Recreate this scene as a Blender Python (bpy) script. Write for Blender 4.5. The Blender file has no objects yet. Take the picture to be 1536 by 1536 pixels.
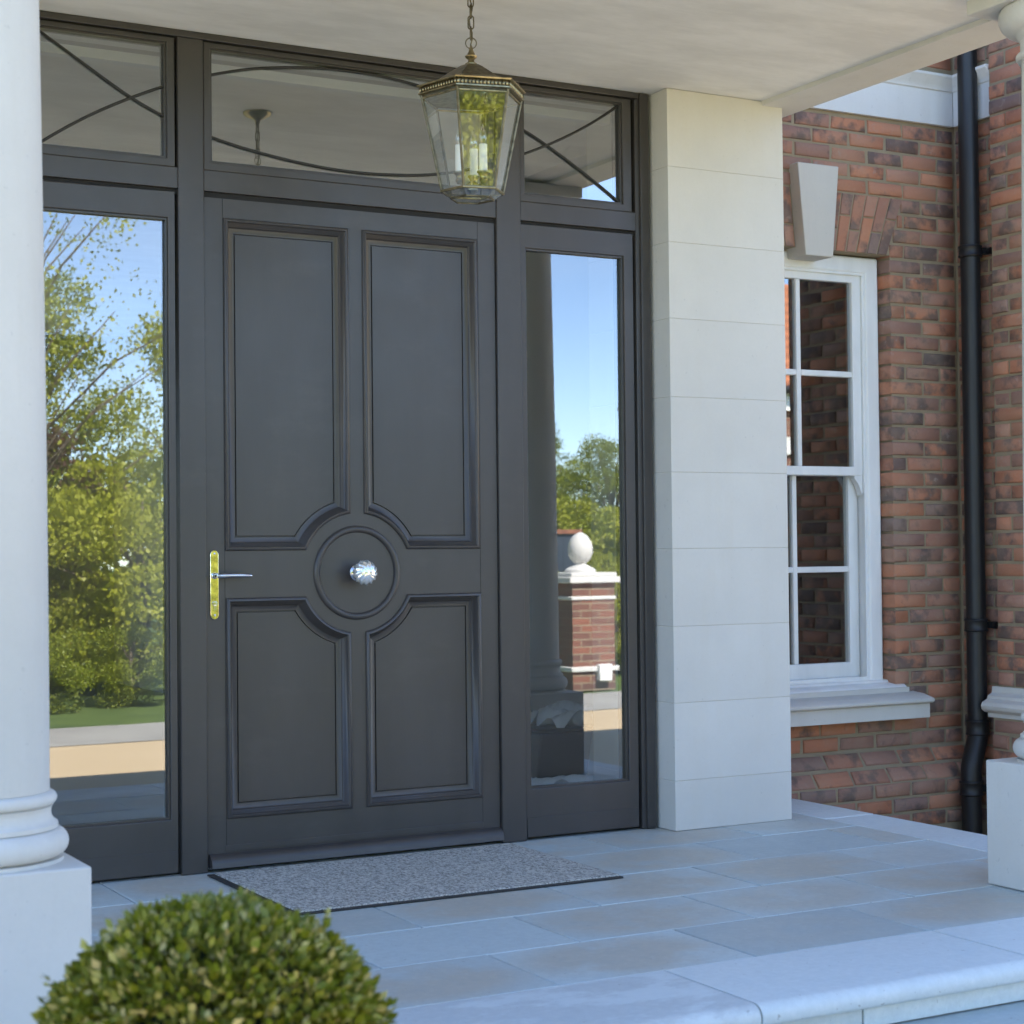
import bpy, math, random
import numpy as np
from mathutils import Matrix, Vector
from mathutils.geometry import tessellate_polygon

random.seed(7)
RNG = np.random.default_rng(7)
S = bpy.context.scene
COL = S.collection
PI = math.pi

# ------------------------------------------------------------------ camera
cam_d = bpy.data.cameras.new('camera')
cam = bpy.data.objects.new('camera', cam_d)
COL.objects.link(cam)
_R = Vector((0.87515823, -0.48372907, -0.01021081))
_U = Vector((-0.00215206, -0.02499536, 0.99968525))
_F = Vector((0.48383204, 0.8748608, 0.02291591))
M = Matrix((( _R.x, _U.x, -_F.x, -3.157), (_R.y, _U.y, -_F.y, -5.6186), (_R.z, _U.z, -_F.z, 1.0508), (0, 0, 0, 1)))
cam.matrix_world = M
cam_d.sensor_width = 36.0
cam_d.lens = 2658.29 / 1536 * 36.0
cam_d.shift_y = -2.2 / 1536
cam_d.clip_start = 0.05
cam_d.clip_end = 500
cam_d.dof.use_dof = True
cam_d.dof.focus_distance = 6.2
cam_d.dof.aperture_fstop = 5.6
S.camera = cam

# ------------------------------------------------------------------ world, sun, exposure
SUN_EL = math.radians(48)
SUN_AZ = math.radians(8)          # measured from +Y towards +X (the sun stands behind the house)
W = bpy.data.worlds.new('World'); S.world = W; W.use_nodes = True
nt = W.node_tree; nt.nodes.clear()
wo = nt.nodes.new('ShaderNodeOutputWorld'); bg = nt.nodes.new('ShaderNodeBackground')
sky = nt.nodes.new('ShaderNodeTexSky'); sky.sky_type = 'NISHITA'; sky.sun_disc = False
sky.sun_elevation = SUN_EL; sky.sun_rotation = SUN_AZ
sky.air_density = 0.65; sky.dust_density = 0.05; sky.ozone_density = 1.0; sky.altitude = 1200
bg.inputs['Strength'].default_value = 0.15
# thin drifting cloud over the whole sky
tc = nt.nodes.new('ShaderNodeTexCoord'); mp = nt.nodes.new('ShaderNodeMapping')
mp.inputs['Scale'].default_value = (1.2, 1.2, 5.0)
nz = nt.nodes.new('ShaderNodeTexNoise'); nz.inputs['Scale'].default_value = 2.2; nz.inputs['Detail'].default_value = 6
rp = nt.nodes.new('ShaderNodeValToRGB')
rp.color_ramp.elements[0].position = 0.52; rp.color_ramp.elements[0].color = (0, 0, 0, 1)
rp.color_ramp.elements[1].position = 0.80; rp.color_ramp.elements[1].color = (0.34, 0.34, 0.34, 1)
mx = nt.nodes.new('ShaderNodeMix'); mx.data_type = 'RGBA'
mx.inputs['B'].default_value = (4.2, 4.8, 5.6, 1)
nt.links.new(tc.outputs['Generated'], mp.inputs['Vector']); nt.links.new(mp.outputs['Vector'], nz.inputs['Vector'])
nt.links.new(nz.outputs['Fac'], rp.inputs['Fac']); nt.links.new(rp.outputs['Color'], mx.inputs['Factor'])
nt.links.new(sky.outputs['Color'], mx.inputs['A']); nt.links.new(mx.outputs['Result'], bg.inputs['Color'])
nt.links.new(bg.outputs['Background'], wo.inputs['Surface'])
sun_d = bpy.data.lights.new('sun', 'SUN'); sun_d.energy = 5.0; sun_d.angle = math.radians(0.53); sun_d.color = (1.0, 0.93, 0.83)
sun = bpy.data.objects.new('sun', sun_d); COL.objects.link(sun)
sdir = Vector((math.sin(SUN_AZ) * math.cos(SUN_EL), math.cos(SUN_AZ) * math.cos(SUN_EL), math.sin(SUN_EL)))
sun.rotation_euler = sdir.to_track_quat('Z', 'Y').to_euler()
sun.location = sdir * 60
S.view_settings.view_transform = 'Standard'
S.view_settings.look = 'None'
S.view_settings.exposure = 2.36
S.view_settings.gamma = 1.0
S.render.engine = 'CYCLES'
S.cycles.max_bounces = 10
S.cycles.transparent_max_bounces = 16
S.cycles.use_denoising = True
S.cycles.sample_clamp_indirect = 8.0

# ------------------------------------------------------------------ helpers
class MB:
    def __init__(s): s.v = []; s.f = []
    def add(s, vs, fs):
        n = len(s.v); s.v += [tuple(p) for p in vs]; s.f += [tuple(i + n for i in f) for f in fs]; return s
    def box(s, x0, x1, y0, y1, z0, z1):
        return s.add([(x0,y0,z0),(x1,y0,z0),(x1,y1,z0),(x0,y1,z0),(x0,y0,z1),(x1,y0,z1),(x1,y1,z1),(x0,y1,z1)],
                     [(3,2,1,0),(4,5,6,7),(0,1,5,4),(1,2,6,5),(2,3,7,6),(3,0,4,7)])
    def loft(s, rings, closed=True, cap0=True, cap1=True):
        n = len(rings[0]); vs = [p for r in rings for p in r]; fs = []
        for i in range(len(rings) - 1):
            for j in range(n if closed else n - 1):
                a = i*n + j; b = i*n + (j+1) % n
                fs.append((a, b, b + n, a + n))
        if closed and cap0: fs.append(tuple(range(n))[::-1])
        if closed and cap1: fs.append(tuple(range((len(rings)-1)*n, len(rings)*n)))
        return s.add(vs, fs)
    def lathe(s, prof, c=(0,0,0), n=48, axis='z', cap=True):
        rings = []
        for r, h in prof:
            ring = []
            for k in range(n):
                a = 2*PI*k/n
                if axis == 'z': ring.append((c[0]+r*math.cos(a), c[1]+r*math.sin(a), c[2]+h))
                else: ring.append((c[0]+r*math.cos(a), c[1]-h, c[2]+r*math.sin(a)))   # axis -y
            rings.append(ring)
        return s.loft(rings, True, cap, cap)
    def tube(s, pts, r, n=10, closed=False):
        pts = [Vector(p) for p in pts]; rings = []; up = None
        m = len(pts)
        for i, p in enumerate(pts):
            if closed: t = pts[(i+1) % m] - pts[i-1]
            else: t = pts[min(i+1, m-1)] - pts[max(i-1, 0)]
            t.normalize()
            if up is None:
                up = Vector((0,0,1)) if abs(t.z) < .9 else Vector((1,0,0))
            a = t.cross(up).normalized(); up = a.cross(t).normalized()
            rr = r[i] if isinstance(r, (list, tuple)) else r
            rings.append([tuple(p + a*math.cos(2*PI*k/n)*rr + up*math.sin(2*PI*k/n)*rr) for k in range(n)])
        if closed:
            rings.append(rings[0]); return s.loft(rings, True, False, False)
        return s.loft(rings)
    def prism(s, poly, a, b, plane='xz'):
        # poly in plane, extruded from a to b along the remaining axis
        def P(u, v, w): return (u, w, v) if plane == 'xz' else ((w, u, v) if plane == 'yz' else (u, v, w))
        return s.loft([[P(u, v, a) for u, v in poly], [P(u, v, b) for u, v in poly]])
    def build(s, name, mat=None, parent=None, bevel=0, seg=2, smooth=False, angle=40, tri=False):
        me = bpy.data.meshes.new(name); me.from_pydata(s.v, [], s.f); me.update()
        o = obj(name, me, mat, parent)
        fix_normals(me)
        if smooth:
            me.shade_smooth()
            if angle:
                me.set_sharp_from_angle(angle=math.radians(angle))
        if bevel:
            md = o.modifiers.new('bevel', 'BEVEL'); md.width = bevel; md.segments = seg; md.limit_method = 'ANGLE'; md.angle_limit = math.radians(35)
            md.harden_normals = False
            me.shade_smooth(); me.set_sharp_from_angle(angle=math.radians(40))
        return o

def fix_normals(me):
    import bmesh
    bm = bmesh.new(); bm.from_mesh(me); bmesh.ops.recalc_face_normals(bm, faces=bm.faces); bm.to_mesh(me); bm.free()

def obj(name, me, mat=None, parent=None):
    o = bpy.data.objects.new(name, me); COL.objects.link(o)
    if mat is not None and me is not None and len(me.materials) == 0: me.materials.append(mat)
    if parent is not None: o.parent = parent
    return o
def tag(o, label=None, cat=None, group=None, kind=None):
    if label: o['label'] = label
    if cat: o['category'] = cat
    if group: o['group'] = group
    if kind: o['kind'] = kind
    return o
def thing(name, label, cat, loc=(0,0,0), group=None, rz=0):
    o = bpy.data.objects.new(name, None); COL.objects.link(o); o.location = loc; o.rotation_euler.z = rz
    o.empty_display_size = .05
    return tag(o, label, cat, group)
def rel(o, t):
    """o was modelled in world space: hang it under t so that it stays put"""
    o.parent = t; o.matrix_parent_inverse = Matrix.Translation(-Vector(t.location)); return o
def part(mb, name, mat, t, **k):
    return rel(mb.build(name, mat, None, **k), t)
def sub(mb, name, mat, p, **k):
    o = mb.build(name, mat, None, **k); o.parent = p; return o

# ------------------------------------------------------------------ materials
class N:
    def __init__(s, name):
        s.m = bpy.data.materials.new(name); s.m.use_nodes = True
        s.t = s.m.node_tree; s.t.nodes.clear()
        s.out = s.new('OutputMaterial'); s.b = s.new('BsdfPrincipled'); s.link(s.b.outputs[0], s.out.inputs['Surface'])
    def new(s, k, **kw):
        n = s.t.nodes.new('ShaderNode' + k)
        for a, v in kw.items(): setattr(n, a, v)
        return n
    def link(s, a, b): s.t.links.new(a, b)
    def coord(s, kind='Object', scale=(1,1,1)):
        c = s.new('TexCoord'); m = s.new('Mapping'); m.inputs['Scale'].default_value = scale
        s.link(c.outputs[kind], m.inputs['Vector']); return m.outputs['Vector']
    def pos(s, scale=(1,1,1)):
        c = s.new('NewGeometry'); m = s.new('Mapping'); m.inputs['Scale'].default_value = scale
        s.link(c.outputs['Position'], m.inputs['Vector']); return m.outputs['Vector']
    def noise(s, vec, scale, detail=4, rough=.55, w=None):
        n = s.new('TexNoise'); n.inputs['Scale'].default_value = scale; n.inputs['Detail'].default_value = detail; n.inputs['Roughness'].default_value = rough
        if vec is not None: s.link(vec, n.inputs['Vector'])
        return n.outputs['Fac']
    def ramp(s, fac, stops, interp='LINEAR'):
        r = s.new('ValToRGB'); r.color_ramp.interpolation = interp
        while len(r.color_ramp.elements) < len(stops): r.color_ramp.elements.new(.5)
        for e, (p, c) in zip(r.color_ramp.elements, stops):
            e.position = p; e.color = (*c, 1) if len(c) == 3 else c
        s.link(fac, r.inputs['Fac']); return r.outputs['Color']
    def mix(s, fac, a, b, mode='MIX'):
        m = s.new('Mix', data_type='RGBA', blend_type=mode)
        for k, v in (('Factor', fac), ('A', a), ('B', b)):
            i = m.inputs[k]
            if hasattr(v, 'links') or hasattr(v, 'is_output'): s.link(v, i)
            elif isinstance(v, (tuple, list)): i.default_value = (*v, 1)
            else: i.default_value = v
        return m.outputs['Result']
    def math(s, op, a, b=0.0):
        m = s.new('Math', operation=op)
        for i, v in ((0, a), (1, b)):
            if hasattr(v, 'is_output'): s.link(v, m.inputs[i])
            else: m.inputs[i].default_value = v
        return m.outputs[0]
    def set(s, **k):
        for a, v in k.items():
            i = s.b.inputs[{'col':'Base Color','rough':'Roughness','metal':'Metallic','spec':'Specular IOR Level','coat':'Coat Weight','ior':'IOR'}[a]]
            if hasattr(v, 'is_output'): s.link(v, i)
            elif isinstance(v, (tuple, list)): i.default_value = (*v, 1)
            else: i.default_value = v
        return s
    def bump(s, h, strength=.3, dist=.002):
        b = s.new('Bump'); b.inputs['Strength'].default_value = strength; b.inputs['Distance'].default_value = dist
        s.link(h, b.inputs['Height']); s.link(b.outputs[0], s.b.inputs['Normal']); return s

def mat_stone(name, c, dirt=(.5,.46,.38), bump=.12, joints=False):
    n = N(name); p = n.pos()
    a = n.noise(p, 1.7, 5, .6); f = n.noise(p, 90, 3, .6); st = n.noise(n.pos((6, 6, .7)), 2.2, 4, .6)
    col = n.mix(n.ramp(a, [(.35, (0,0,0)), (.72, (1,1,1))]), c, tuple(x*.88 for x in c))
    col = n.mix(n.math('MULTIPLY', n.ramp(st, [(.5, (0,0,0)), (.8, (1,1,1))]), .22), col, dirt)
    col = n.mix(n.math('MULTIPLY', f, .22), col, tuple(x*.72 for x in c))
    oi = n.new('ObjectInfo').outputs['Random']
    col = n.mix(n.math('MULTIPLY', oi, .13), col, tuple(x*.62 for x in dirt))
    pore = n.noise(p, 55, 3, .5)
    col = n.mix(n.math('MULTIPLY', n.ramp(pore, [(.68, (0,0,0)), (.74, (1,1,1))]), .28), col, tuple(x*.5 for x in c))
    n.set(col=col, rough=.78); n.bump(n.mix(.5, f, pore), bump*1.6, .003); return n.m
M_stone = mat_stone('limestone', (.70, .68, .63))
M_block = mat_stone('limestone_block', (.67, .65, .60), (.60,.54,.43))
M_white_stone = mat_stone('white_band', (.78, .77, .74))
M_key = mat_stone('keystone_stone', (.66, .63, .57))

def mat_plaster():
    n = N('ceiling_plaster'); p = n.pos()
    a = n.noise(n.pos((1, 2.5, 1)), 2.0, 5, .65); b = n.noise(n.pos((3, 9, 1)), 3.0, 4, .6)
    col = n.mix(n.ramp(a, [(.38, (0,0,0)), (.62, (1,1,1))]), (.81,.80,.76), (.69,.68,.64))
    col = n.mix(n.math('MULTIPLY', n.ramp(b, [(.55, (0,0,0)), (.75, (1,1,1))]), .35), col, (.84,.82,.77))
    n.set(col=col, rough=.9); n.bump(n.noise(p, 25, 4), .15, .003); return n.m
M_plaster = mat_plaster()

def mat_paint(name, c, rough=.36, grain=True, spec=.5):
    n = N(name); p = n.pos((1,1,.25))
    a = n.noise(p, 6, 5, .6); sc = n.noise(n.pos((40, 1, 40)), 3, 2, .5)
    col = n.mix(n.ramp(a, [(.35, (0,0,0)), (.7, (1,1,1))]), c, tuple(x*1.18+.002 for x in c))
    col = n.mix(n.math('MULTIPLY', n.ramp(sc, [(.78, (0,0,0)), (.86, (1,1,1))]), .05), col, (.3,.3,.3))
    n.set(col=col, rough=n.ramp(n.noise(n.pos(), 9, 4), [(.3, (rough*.94,)*3), (.7, (rough*1.07,)*3)]))
    if grain:   # rubbed patches and a little dust
        sm = n.noise(n.pos((1.2, 1, 2.5)), 2.6, 6, .7)
        col = n.mix(n.math('MULTIPLY', n.ramp(sm, [(.54, (0,0,0)), (.74, (1,1,1))]), .10), col, (.17,.155,.14))
        n.set(col=col)
    n.set(spec=spec)
    if grain: n.bump(n.noise(n.pos((70, 70, 3)), 3, 4, .65), .12, .0012)
    return n.m
M_dark = mat_paint('anthracite_paint', (.047, .0415, .039), .37, True, .55)
M_white = mat_paint('white_paint', (.80, .80, .78), .30, False)
M_pipe = mat_paint('black_plastic', (.010, .010, .011), .45, False)
M_gap = N('shadow_gap').set(col=(.012,.011,.011), rough=.8).m

def mat_metal(name, c, rough):
    n = N(name); a = n.noise(n.pos(), 60, 4)
    col = n.mix(n.ramp(a, [(.4, (0,0,0)), (.65, (1,1,1))]), c, tuple(x*.55 for x in c))
    n.set(col=col, metal=1.0, rough=rough); return n.m
M_brass = mat_metal('antique_brass', (.36, .305, .18), .34)
M_brass_dark = mat_metal('aged_brass', (.20, .17, .11), .42)
M_polished = mat_metal('polished_brass', (.88,.82,.60), .13)
M_chrome = N('chrome').set(col=(.55,.58,.64), metal=1.0, rough=.16).m
M_candle = N('ivory_tube').set(col=(.85,.83,.76), rough=.45).m

def mat_glass(name, refl=.30, tint=(.55,.60,.60), wave=.0):
    n = N(name); n.t.nodes.remove(n.b)
    g = n.new('BsdfGlossy'); g.inputs['Roughness'].default_value = 0.0; g.inputs['Color'].default_value = (.96,.98,1,1)
    t = n.new('BsdfTransparent'); t.inputs['Color'].default_value = (*tint, 1)
    fr = n.new('Fresnel'); gm = n.new('NewGeometry'); n.link(n.math('SUBTRACT', 1.5, n.math('MULTIPLY', gm.outputs['Backfacing'], 1.5-1/1.5)), fr.inputs['IOR'])
    k = n.math('ADD', n.math('MULTIPLY', fr.outputs[0], 1.3), refl)
    k = n.math('MULTIPLY', n.math('MINIMUM', k, 1.0), n.math('SUBTRACT', 1.0, n.math('MULTIPLY', gm.outputs['Backfacing'], .8 if refl > .1 else 0.0)))
    ms = n.new('MixShader'); n.link(k, ms.inputs[0]); n.link(t.outputs[0], ms.inputs[1]); n.link(g.outputs[0], ms.inputs[2])
    n.link(ms.outputs[0], n.out.inputs['Surface'])
    if wave:
        b = n.new('Bump'); b.inputs['Strength'].default_value = wave; b.inputs['Distance'].default_value = .002
        n.link(n.noise(n.pos(), 7.0, 2), b.inputs['Height']); n.link(b.outputs[0], g.inputs['Normal'])
    return n.m
M_glass = mat_glass('coated_glass', .125, (.93,.95,.95), .008)
M_glass_fan = mat_glass('fanlight_glass', .26, (.93,.95,.95), .008)
M_glass_win = mat_glass('window_glass', .09, (.9,.92,.92), .008)
M_lglass = mat_glass('lantern_glass', .09, (.93,.95,.94))
def mat_knob():
    n = N('cut_glass'); n.set(col=(.92,.93,.92), rough=.10); n.b.inputs['Metallic'].default_value = .7; return n.m
M_knob = mat_knob()
M_bulb = mat_glass('bulb_glass', .08, (.95,.95,.95))

def mat_brick(name, per_island=False):
    n = N(name)
    if per_island: rnd = n.new('NewGeometry').outputs['Random Per Island']
    else: rnd = n.new('ObjectInfo').outputs['Random']
    r2 = n.math('FRACT', n.math('MULTIPLY', rnd, 17.31)); r3 = n.math('FRACT', n.math('MULTIPLY', rnd, 71.7))
    base = n.ramp(rnd, [(0, (.50,.20,.11)), (.18, (.56,.24,.135)), (.36, (.43,.205,.135)), (.52, (.34,.19,.145)), (.68, (.50,.25,.165)), (.80, (.24,.165,.145)), (.90, (.41,.21,.145)), (1, (.52,.205,.11))])
    off = n.new('CombineXYZ'); n.link(n.math('MULTIPLY', r2, 37.0), off.inputs[0]); n.link(n.math('MULTIPLY', r3, 23.0), off.inputs[1])
    va = n.new('VectorMath', operation='ADD'); n.link(n.pos(), va.inputs[0]); n.link(off.outputs[0], va.inputs[1])
    a = n.noise(va.outputs[0], 13, 4, .55); f = n.noise(va.outputs[0], 120, 3, .65); e = n.noise(va.outputs[0], 30, 4, .6)
    thr = n.math('ADD', n.math('MULTIPLY', r2, .30), .36)
    dark = n.math('MINIMUM', n.math('MAXIMUM', n.math('MULTIPLY', n.math('SUBTRACT', a, thr), 5.0), 0.0), .82)
    col = n.mix(dark, base, (.115,.092,.085))
    pale = n.math('MULTIPLY', n.math('MAXIMUM', n.math('SUBTRACT', e, .60), 0.0), n.math('MULTIPLY', r3, 5.0))
    col = n.mix(n.math('MINIMUM', pale, .6), col, (.44,.36,.32))
    col = n.mix(n.math('MULTIPLY', f, .35), col, n.mix(.5, col, (.08,.04,.03)))
    wash = n.noise(n.pos(), 5.0, 5, .65)
    col = n.mix(n.math('MULTIPLY', n.ramp(wash, [(.42, (0,0,0)), (.68, (1,1,1))]), .30), col, (.40,.31,.22))
    n.set(col=col, rough=.88); n.bump(n.mix(.5, f, e), .6, .005); return n.m
M_brick = mat_brick('brick_clay'); M_brick_mass = mat_brick('brick_clay_mass', True)
def mat_mortar():
    n = N('mortar'); p = n.pos(); a = n.noise(p, 6, 4); f = n.noise(p, 160, 3)
    col = n.mix(n.ramp(a, [(.35, (0,0,0)), (.7, (1,1,1))]), (.33,.26,.165), (.27,.21,.135))
    col = n.mix(n.math('MULTIPLY', f, .3), col, (.40,.33,.23)); n.set(col=col, rough=.95); n.bump(f, .6, .003); return n.m
M_mortar = mat_mortar()
def mat_brickwall(name='far_brickwork'):
    n = N(name); c = n.new('TexCoord')
    sx = n.new('SeparateXYZ'); g = n.new('NewGeometry'); n.link(g.outputs['Position'], sx.inputs[0])
    cb = n.new('CombineXYZ'); n.link(n.math('ADD', sx.outputs[0], sx.outputs[1]), cb.inputs[0]); n.link(sx.outputs[2], cb.inputs[1])
    b = n.new('TexBrick'); n.link(cb.outputs[0], b.inputs['Vector'])
    for k, v in (('Scale', 1.0), ('Brick Width', .205), ('Row Height', .0683), ('Mortar Size', .006), ('Bias', 0.0)): b.inputs[k].default_value = v
    b.inputs['Color1'].default_value = (.30,.11,.065,1); b.inputs['Color2'].default_value = (.15,.075,.06,1); b.inputs['Mortar'].default_value = (.33,.27,.18,1)
    col = n.mix(n.math('MULTIPLY', n.noise(n.pos(), 9, 4), .5), b.outputs['Color'], (.12,.07,.06))
    n.set(col=col, rough=.9); n.bump(b.outputs['Fac'], -.4, .006); return n.m
M_brickwall = mat_brickwall()

def mat_slab(name, c, tan_amt=1.0, film=False):
    n = N(name); oi = n.new('ObjectInfo').outputs['Random']
    r2 = n.math('FRACT', n.math('MULTIPLY', oi, 31.7))
    base = n.ramp(oi, [(0, tuple(x*.86 for x in c)), (.5, c), (1, tuple(x*1.10 for x in c))])
    off = n.new('CombineXYZ'); n.link(n.math('MULTIPLY', oi, 57.0), off.inputs[0]); n.link(n.math('MULTIPLY', r2, 33.0), off.inputs[1])
    va = n.new('VectorMath', operation='ADD'); n.link(n.pos(), va.inputs[0]); n.link(off.outputs[0], va.inputs[1]); v = va.outputs[0]
    a = n.noise(v, 3.0, 4, .6); e = n.noise(v, 11, 5, .65); f = n.noise(v, 170, 3, .6)
    # buff iron staining, strongest in the middle of a slab, more on some slabs than on others
    g = n.new('TexCoord'); sv = n.new('VectorMath', operation='LENGTH'); mpg = n.new('Mapping'); mpg.inputs['Scale'].default_value = (2.7, 4.2, 0)
    n.link(g.outputs['Object'], mpg.inputs['Vector']); n.link(mpg.outputs[0], sv.inputs[0])
    cen = n.ramp(sv.outputs['Value'], [(.55, (1,1,1)), (.98, (0,0,0))])
    st = n.math('MULTIPLY', n.ramp(a, [(.30, (0,0,0)), (.50, (1,1,1))]), n.math('MULTIPLY', n.ramp(r2, [(.15, (0,0,0)), (.5, (1,1,1))]), .9*tan_amt))
    st = n.math('MULTIPLY', st, cen)
    col = n.mix(st, base, (.54,.49,.40))
    col = n.mix(n.math('MULTIPLY', n.ramp(e, [(.5, (0,0,0)), (.72, (1,1,1))]), .25), col, tuple(x*.78 for x in c))
    col = n.mix(n.math('MULTIPLY', n.ramp(n.noise(v, 60, 2), [(.70, (0,0,0)), (.74, (1,1,1))]), .5), col, (.16,.14,.12))
    col = n.mix(n.math('MULTIPLY', f, .22), col, tuple(x*.7 for x in c))
    m_ = n.noise(v, 42, 4, .7)
    col = n.mix(n.math('MULTIPLY', n.ramp(m_, [(.38, (1,1,1)), (.55, (0,0,0))]), .16), col, tuple(x*.62 for x in c))
    col = n.mix(n.math('MULTIPLY', n.ramp(m_, [(.56, (0,0,0)), (.72, (1,1,1))]), .25), col, tuple(min(.9, x*1.22) for x in c))
    if film:   # flaking pale film on part of the stone
        w = n.noise(n.pos((1, 2.2, 1)), 3.2, 6, .72)
        col = n.mix(n.math('MULTIPLY', n.ramp(w, [(.49, (0,0,0)), (.58, (1,1,1))]), .55), col, (.74,.80,.80))
    n.set(col=col, rough=n.ramp(e, [(.3, (.42,)*3), (.7, (.62,)*3)])); n.bump(n.mix(.4, m_, f), .25, .004); return n.m
M_slab = mat_slab('paving_stone', (.53,.60,.60))
M_lip = mat_slab('step_stone', (.74,.80,.80), .2)
M_lip_worn = mat_slab('worn_step_stone', (.62,.66,.66), .3, True)
M_joint = N('joint_mortar').set(col=(.46,.46,.44), rough=.95).m

def mat_mat():
    n = N('doormat_pile'); f = n.noise(n.pos((1,.6,1)), 125, 2, .8); g = n.noise(n.pos((1,1.0,1)), 14, 3, .7)
    col = n.ramp(f, [(.33, (.13,.125,.115)), (.47, (.38,.37,.34)), (.62, (.66,.64,.58))])
    col = n.mix(n.math('MULTIPLY', g, .35), col, (.40,.39,.36)); n.set(col=col, rough=1.0, spec=.1); n.bump(f, .9, .004); return n.m
M_mat = mat_mat(); M_rubber = N('rubber_edge').set(col=(.035,.032,.03), rough=.7).m

def mat_leaf(name, cols, trans=.3, rough=.45):
    n = N(name); r = n.new('NewGeometry').outputs['Random Per Island']
    col = n.ramp(r, [(i/(len(cols)-1), c) for i, c in enumerate(cols)])
    n.set(col=col, rough=rough, spec=.35)
    t = n.new('BsdfTranslucent'); n.link(n.mix(.5, col, (.30,.36,.04)), t.inputs['Color'])
    ms = n.new('MixShader'); ms.inputs[0].default_value = trans
    n.link(n.b.outputs[0], ms.inputs[1]); n.link(t.outputs[0], ms.inputs[2]); n.link(ms.outputs[0], n.out.inputs['Surface']); return n.m
M_box = mat_leaf('box_leaf', [(.095,.11,.010), (.155,.18,.012), (.21,.23,.016), (.26,.265,.02), (.15,.17,.045), (.35,.335,.045), (.54,.48,.15), (.68,.55,.26)], .22, .38)
M_tree = mat_leaf('tree_leaf', [(.15,.185,.014), (.22,.265,.02), (.29,.33,.03), (.37,.40,.05)], .4)
M_tree_y = mat_leaf('young_leaf', [(.28,.30,.02), (.39,.41,.035), (.48,.49,.07)], .45)
M_copper = mat_leaf('copper_leaf', [(.06,.025,.02), (.10,.04,.03), (.13,.07,.045)], .25)
M_bark = N('bark').set(col=(.11,.085,.06), rough=.95).m
M_twig = N('twig').set(col=(.10,.08,.05), rough=.95).m

# ------------------------------------------------------------------ ground beyond the step
GZ = -0.28
def strip(name, pts, z, mat, kind='structure'):
    o = MB().add([(x, y, z) for x, y in pts], [tuple(range(len(pts)))]).build(name, mat); return tag(o, kind=kind)
n = N('lawn_far'); n.set(col=n.ramp(n.noise(n.pos(), 3, 5), [(.3, (.055,.095,.015)), (.7, (.10,.15,.025))]), rough=.95); M_lawn = n.m
n = N('buff_drive'); n.set(col=n.mix(n.math('MULTIPLY', n.noise(n.pos(), 45, 3), .5), n.ramp(n.noise(n.pos(), .7, 4), [(.3, (.56,.43,.265)), (.7, (.64,.50,.32))]), (.43,.33,.20)), rough=.92); M_drive = n.m
n = N('grey_road'); n.set(col=n.ramp(n.noise(n.pos(), 2, 5), [(.3, (.30,.29,.27)), (.7, (.38,.37,.34))]), rough=.9); M_road = n.m
strip('ground', [(-160,-160),(160,-160),(160,160),(-160,160)], GZ - .012, M_lawn)
strip('driveway', [(-30,-6.1),(2.0,-6.75),(9.0,-7.3),(26,-8.2),(26,.4),(-30,.4)], GZ - .004, M_drive)
strip('road', [(-30,-7.2),(2.0,-8.05),(9.0,-8.9),(26,-10.6),(26,-8.2),(9.0,-7.3),(2.0,-6.75),(-30,-6.1)], GZ - .0, M_road)

# ------------------------------------------------------------------ porch floor: slabs and step stones
XL, XR = -2.80, 1.4877
floor = tag(MB().box(XL+.02, XR-.02, -2.24, .36, GZ-.05, -.012).build('porch_floor', M_joint), kind='structure')
def slab_obj(name, x0, x1, y0, y1, ztop, h, mat, parent, bev=.003):
    j = .0025
    cx, cy = (x0+x1)/2, (y0+y1)/2
    mb = MB().box(x0+j-cx, x1-j-cx, y0+j-cy, y1-j-cy, -h, 0)
    o = mb.build(name, mat, parent, bevel=bev); o.location = (cx, cy, ztop + random.uniform(-.0008, .0008)); return o
rows = [(-1.898,-1.512,-.39), (-1.512,-1.127,-.10), (-1.127,-.742,-.385), (-.742,-.357,-.10), (-.357,.05,-.385)]
P = .587
for y0, y1, xa in rows:
    x = xa - P*6
    while x < 1.232:
        a, b = max(x, -2.545), min(x+P, 1.232)
        if b - a > .03: slab_obj('paving_slab', a, b, y0, y1, 0, .03, M_slab, floor)
        x += P
# coping stones along both open sides
for xs in ((1.232, XR), (XL, -2.545)):
    ys = [-1.898, -1.03, -.16, .36]
    for a, b in zip(ys, ys[1:]): slab_obj('coping_stone', xs[0], xs[1], a, b, 0, .05, M_lip, floor, .006)
# slabs running on behind the pier
for a, b in ((.572,.80),(.80,1.232)): pass
step = tag(MB().box(XL+.03, XR-.03, -2.245, -1.905, -.27, -.056).build('porch_step', M_joint), kind='structure')
def nosing(x0, x1):
    j = .003; pr = [(-1.900, 0), (-2.268, 0)]
    for k in range(1, 9):
        a = PI/2 + PI/2*k/8; pr.append((-2.268 + .036*math.cos(a), -.030 + .030*math.sin(a)))
    for k in range(1, 5):
        a = PI + PI/2*k/4*.9; pr.append((-2.290 + .014*math.cos(a), -.036 + .016*math.sin(a)))
    pr += [(-2.27, -.052), (-1.900, -.052)]
    cx = (x0+x1)/2
    o = MB().prism([(y, z) for y, z in pr], x0+j-cx, x1-j-cx, 'yz').build('nosing_stone', M_lip, step, smooth=True, angle=35)
    o.location.x = cx; o.location.z = random.uniform(-.001, .001); return o
xs = [XL, -2.44, -1.56, -.68, .2, 1.08, XR]
for a, b in zip(xs, xs[1:]):
    o = nosing(a, b)
    if a == -1.56: o.data.materials.clear(); o.data.materials.append(M_lip_worn)
xr = [XL+.03, -2.4, -1.72, -1.04, -.348, .34, 1.0, XR-.03]
for a, b in zip(xr, xr[1:]):
    slab = MB().box(a+.003, b-.003, -2.262, -2.246, -.108, -.058).build('riser_stone', M_lip, step, bevel=.002)
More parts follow.
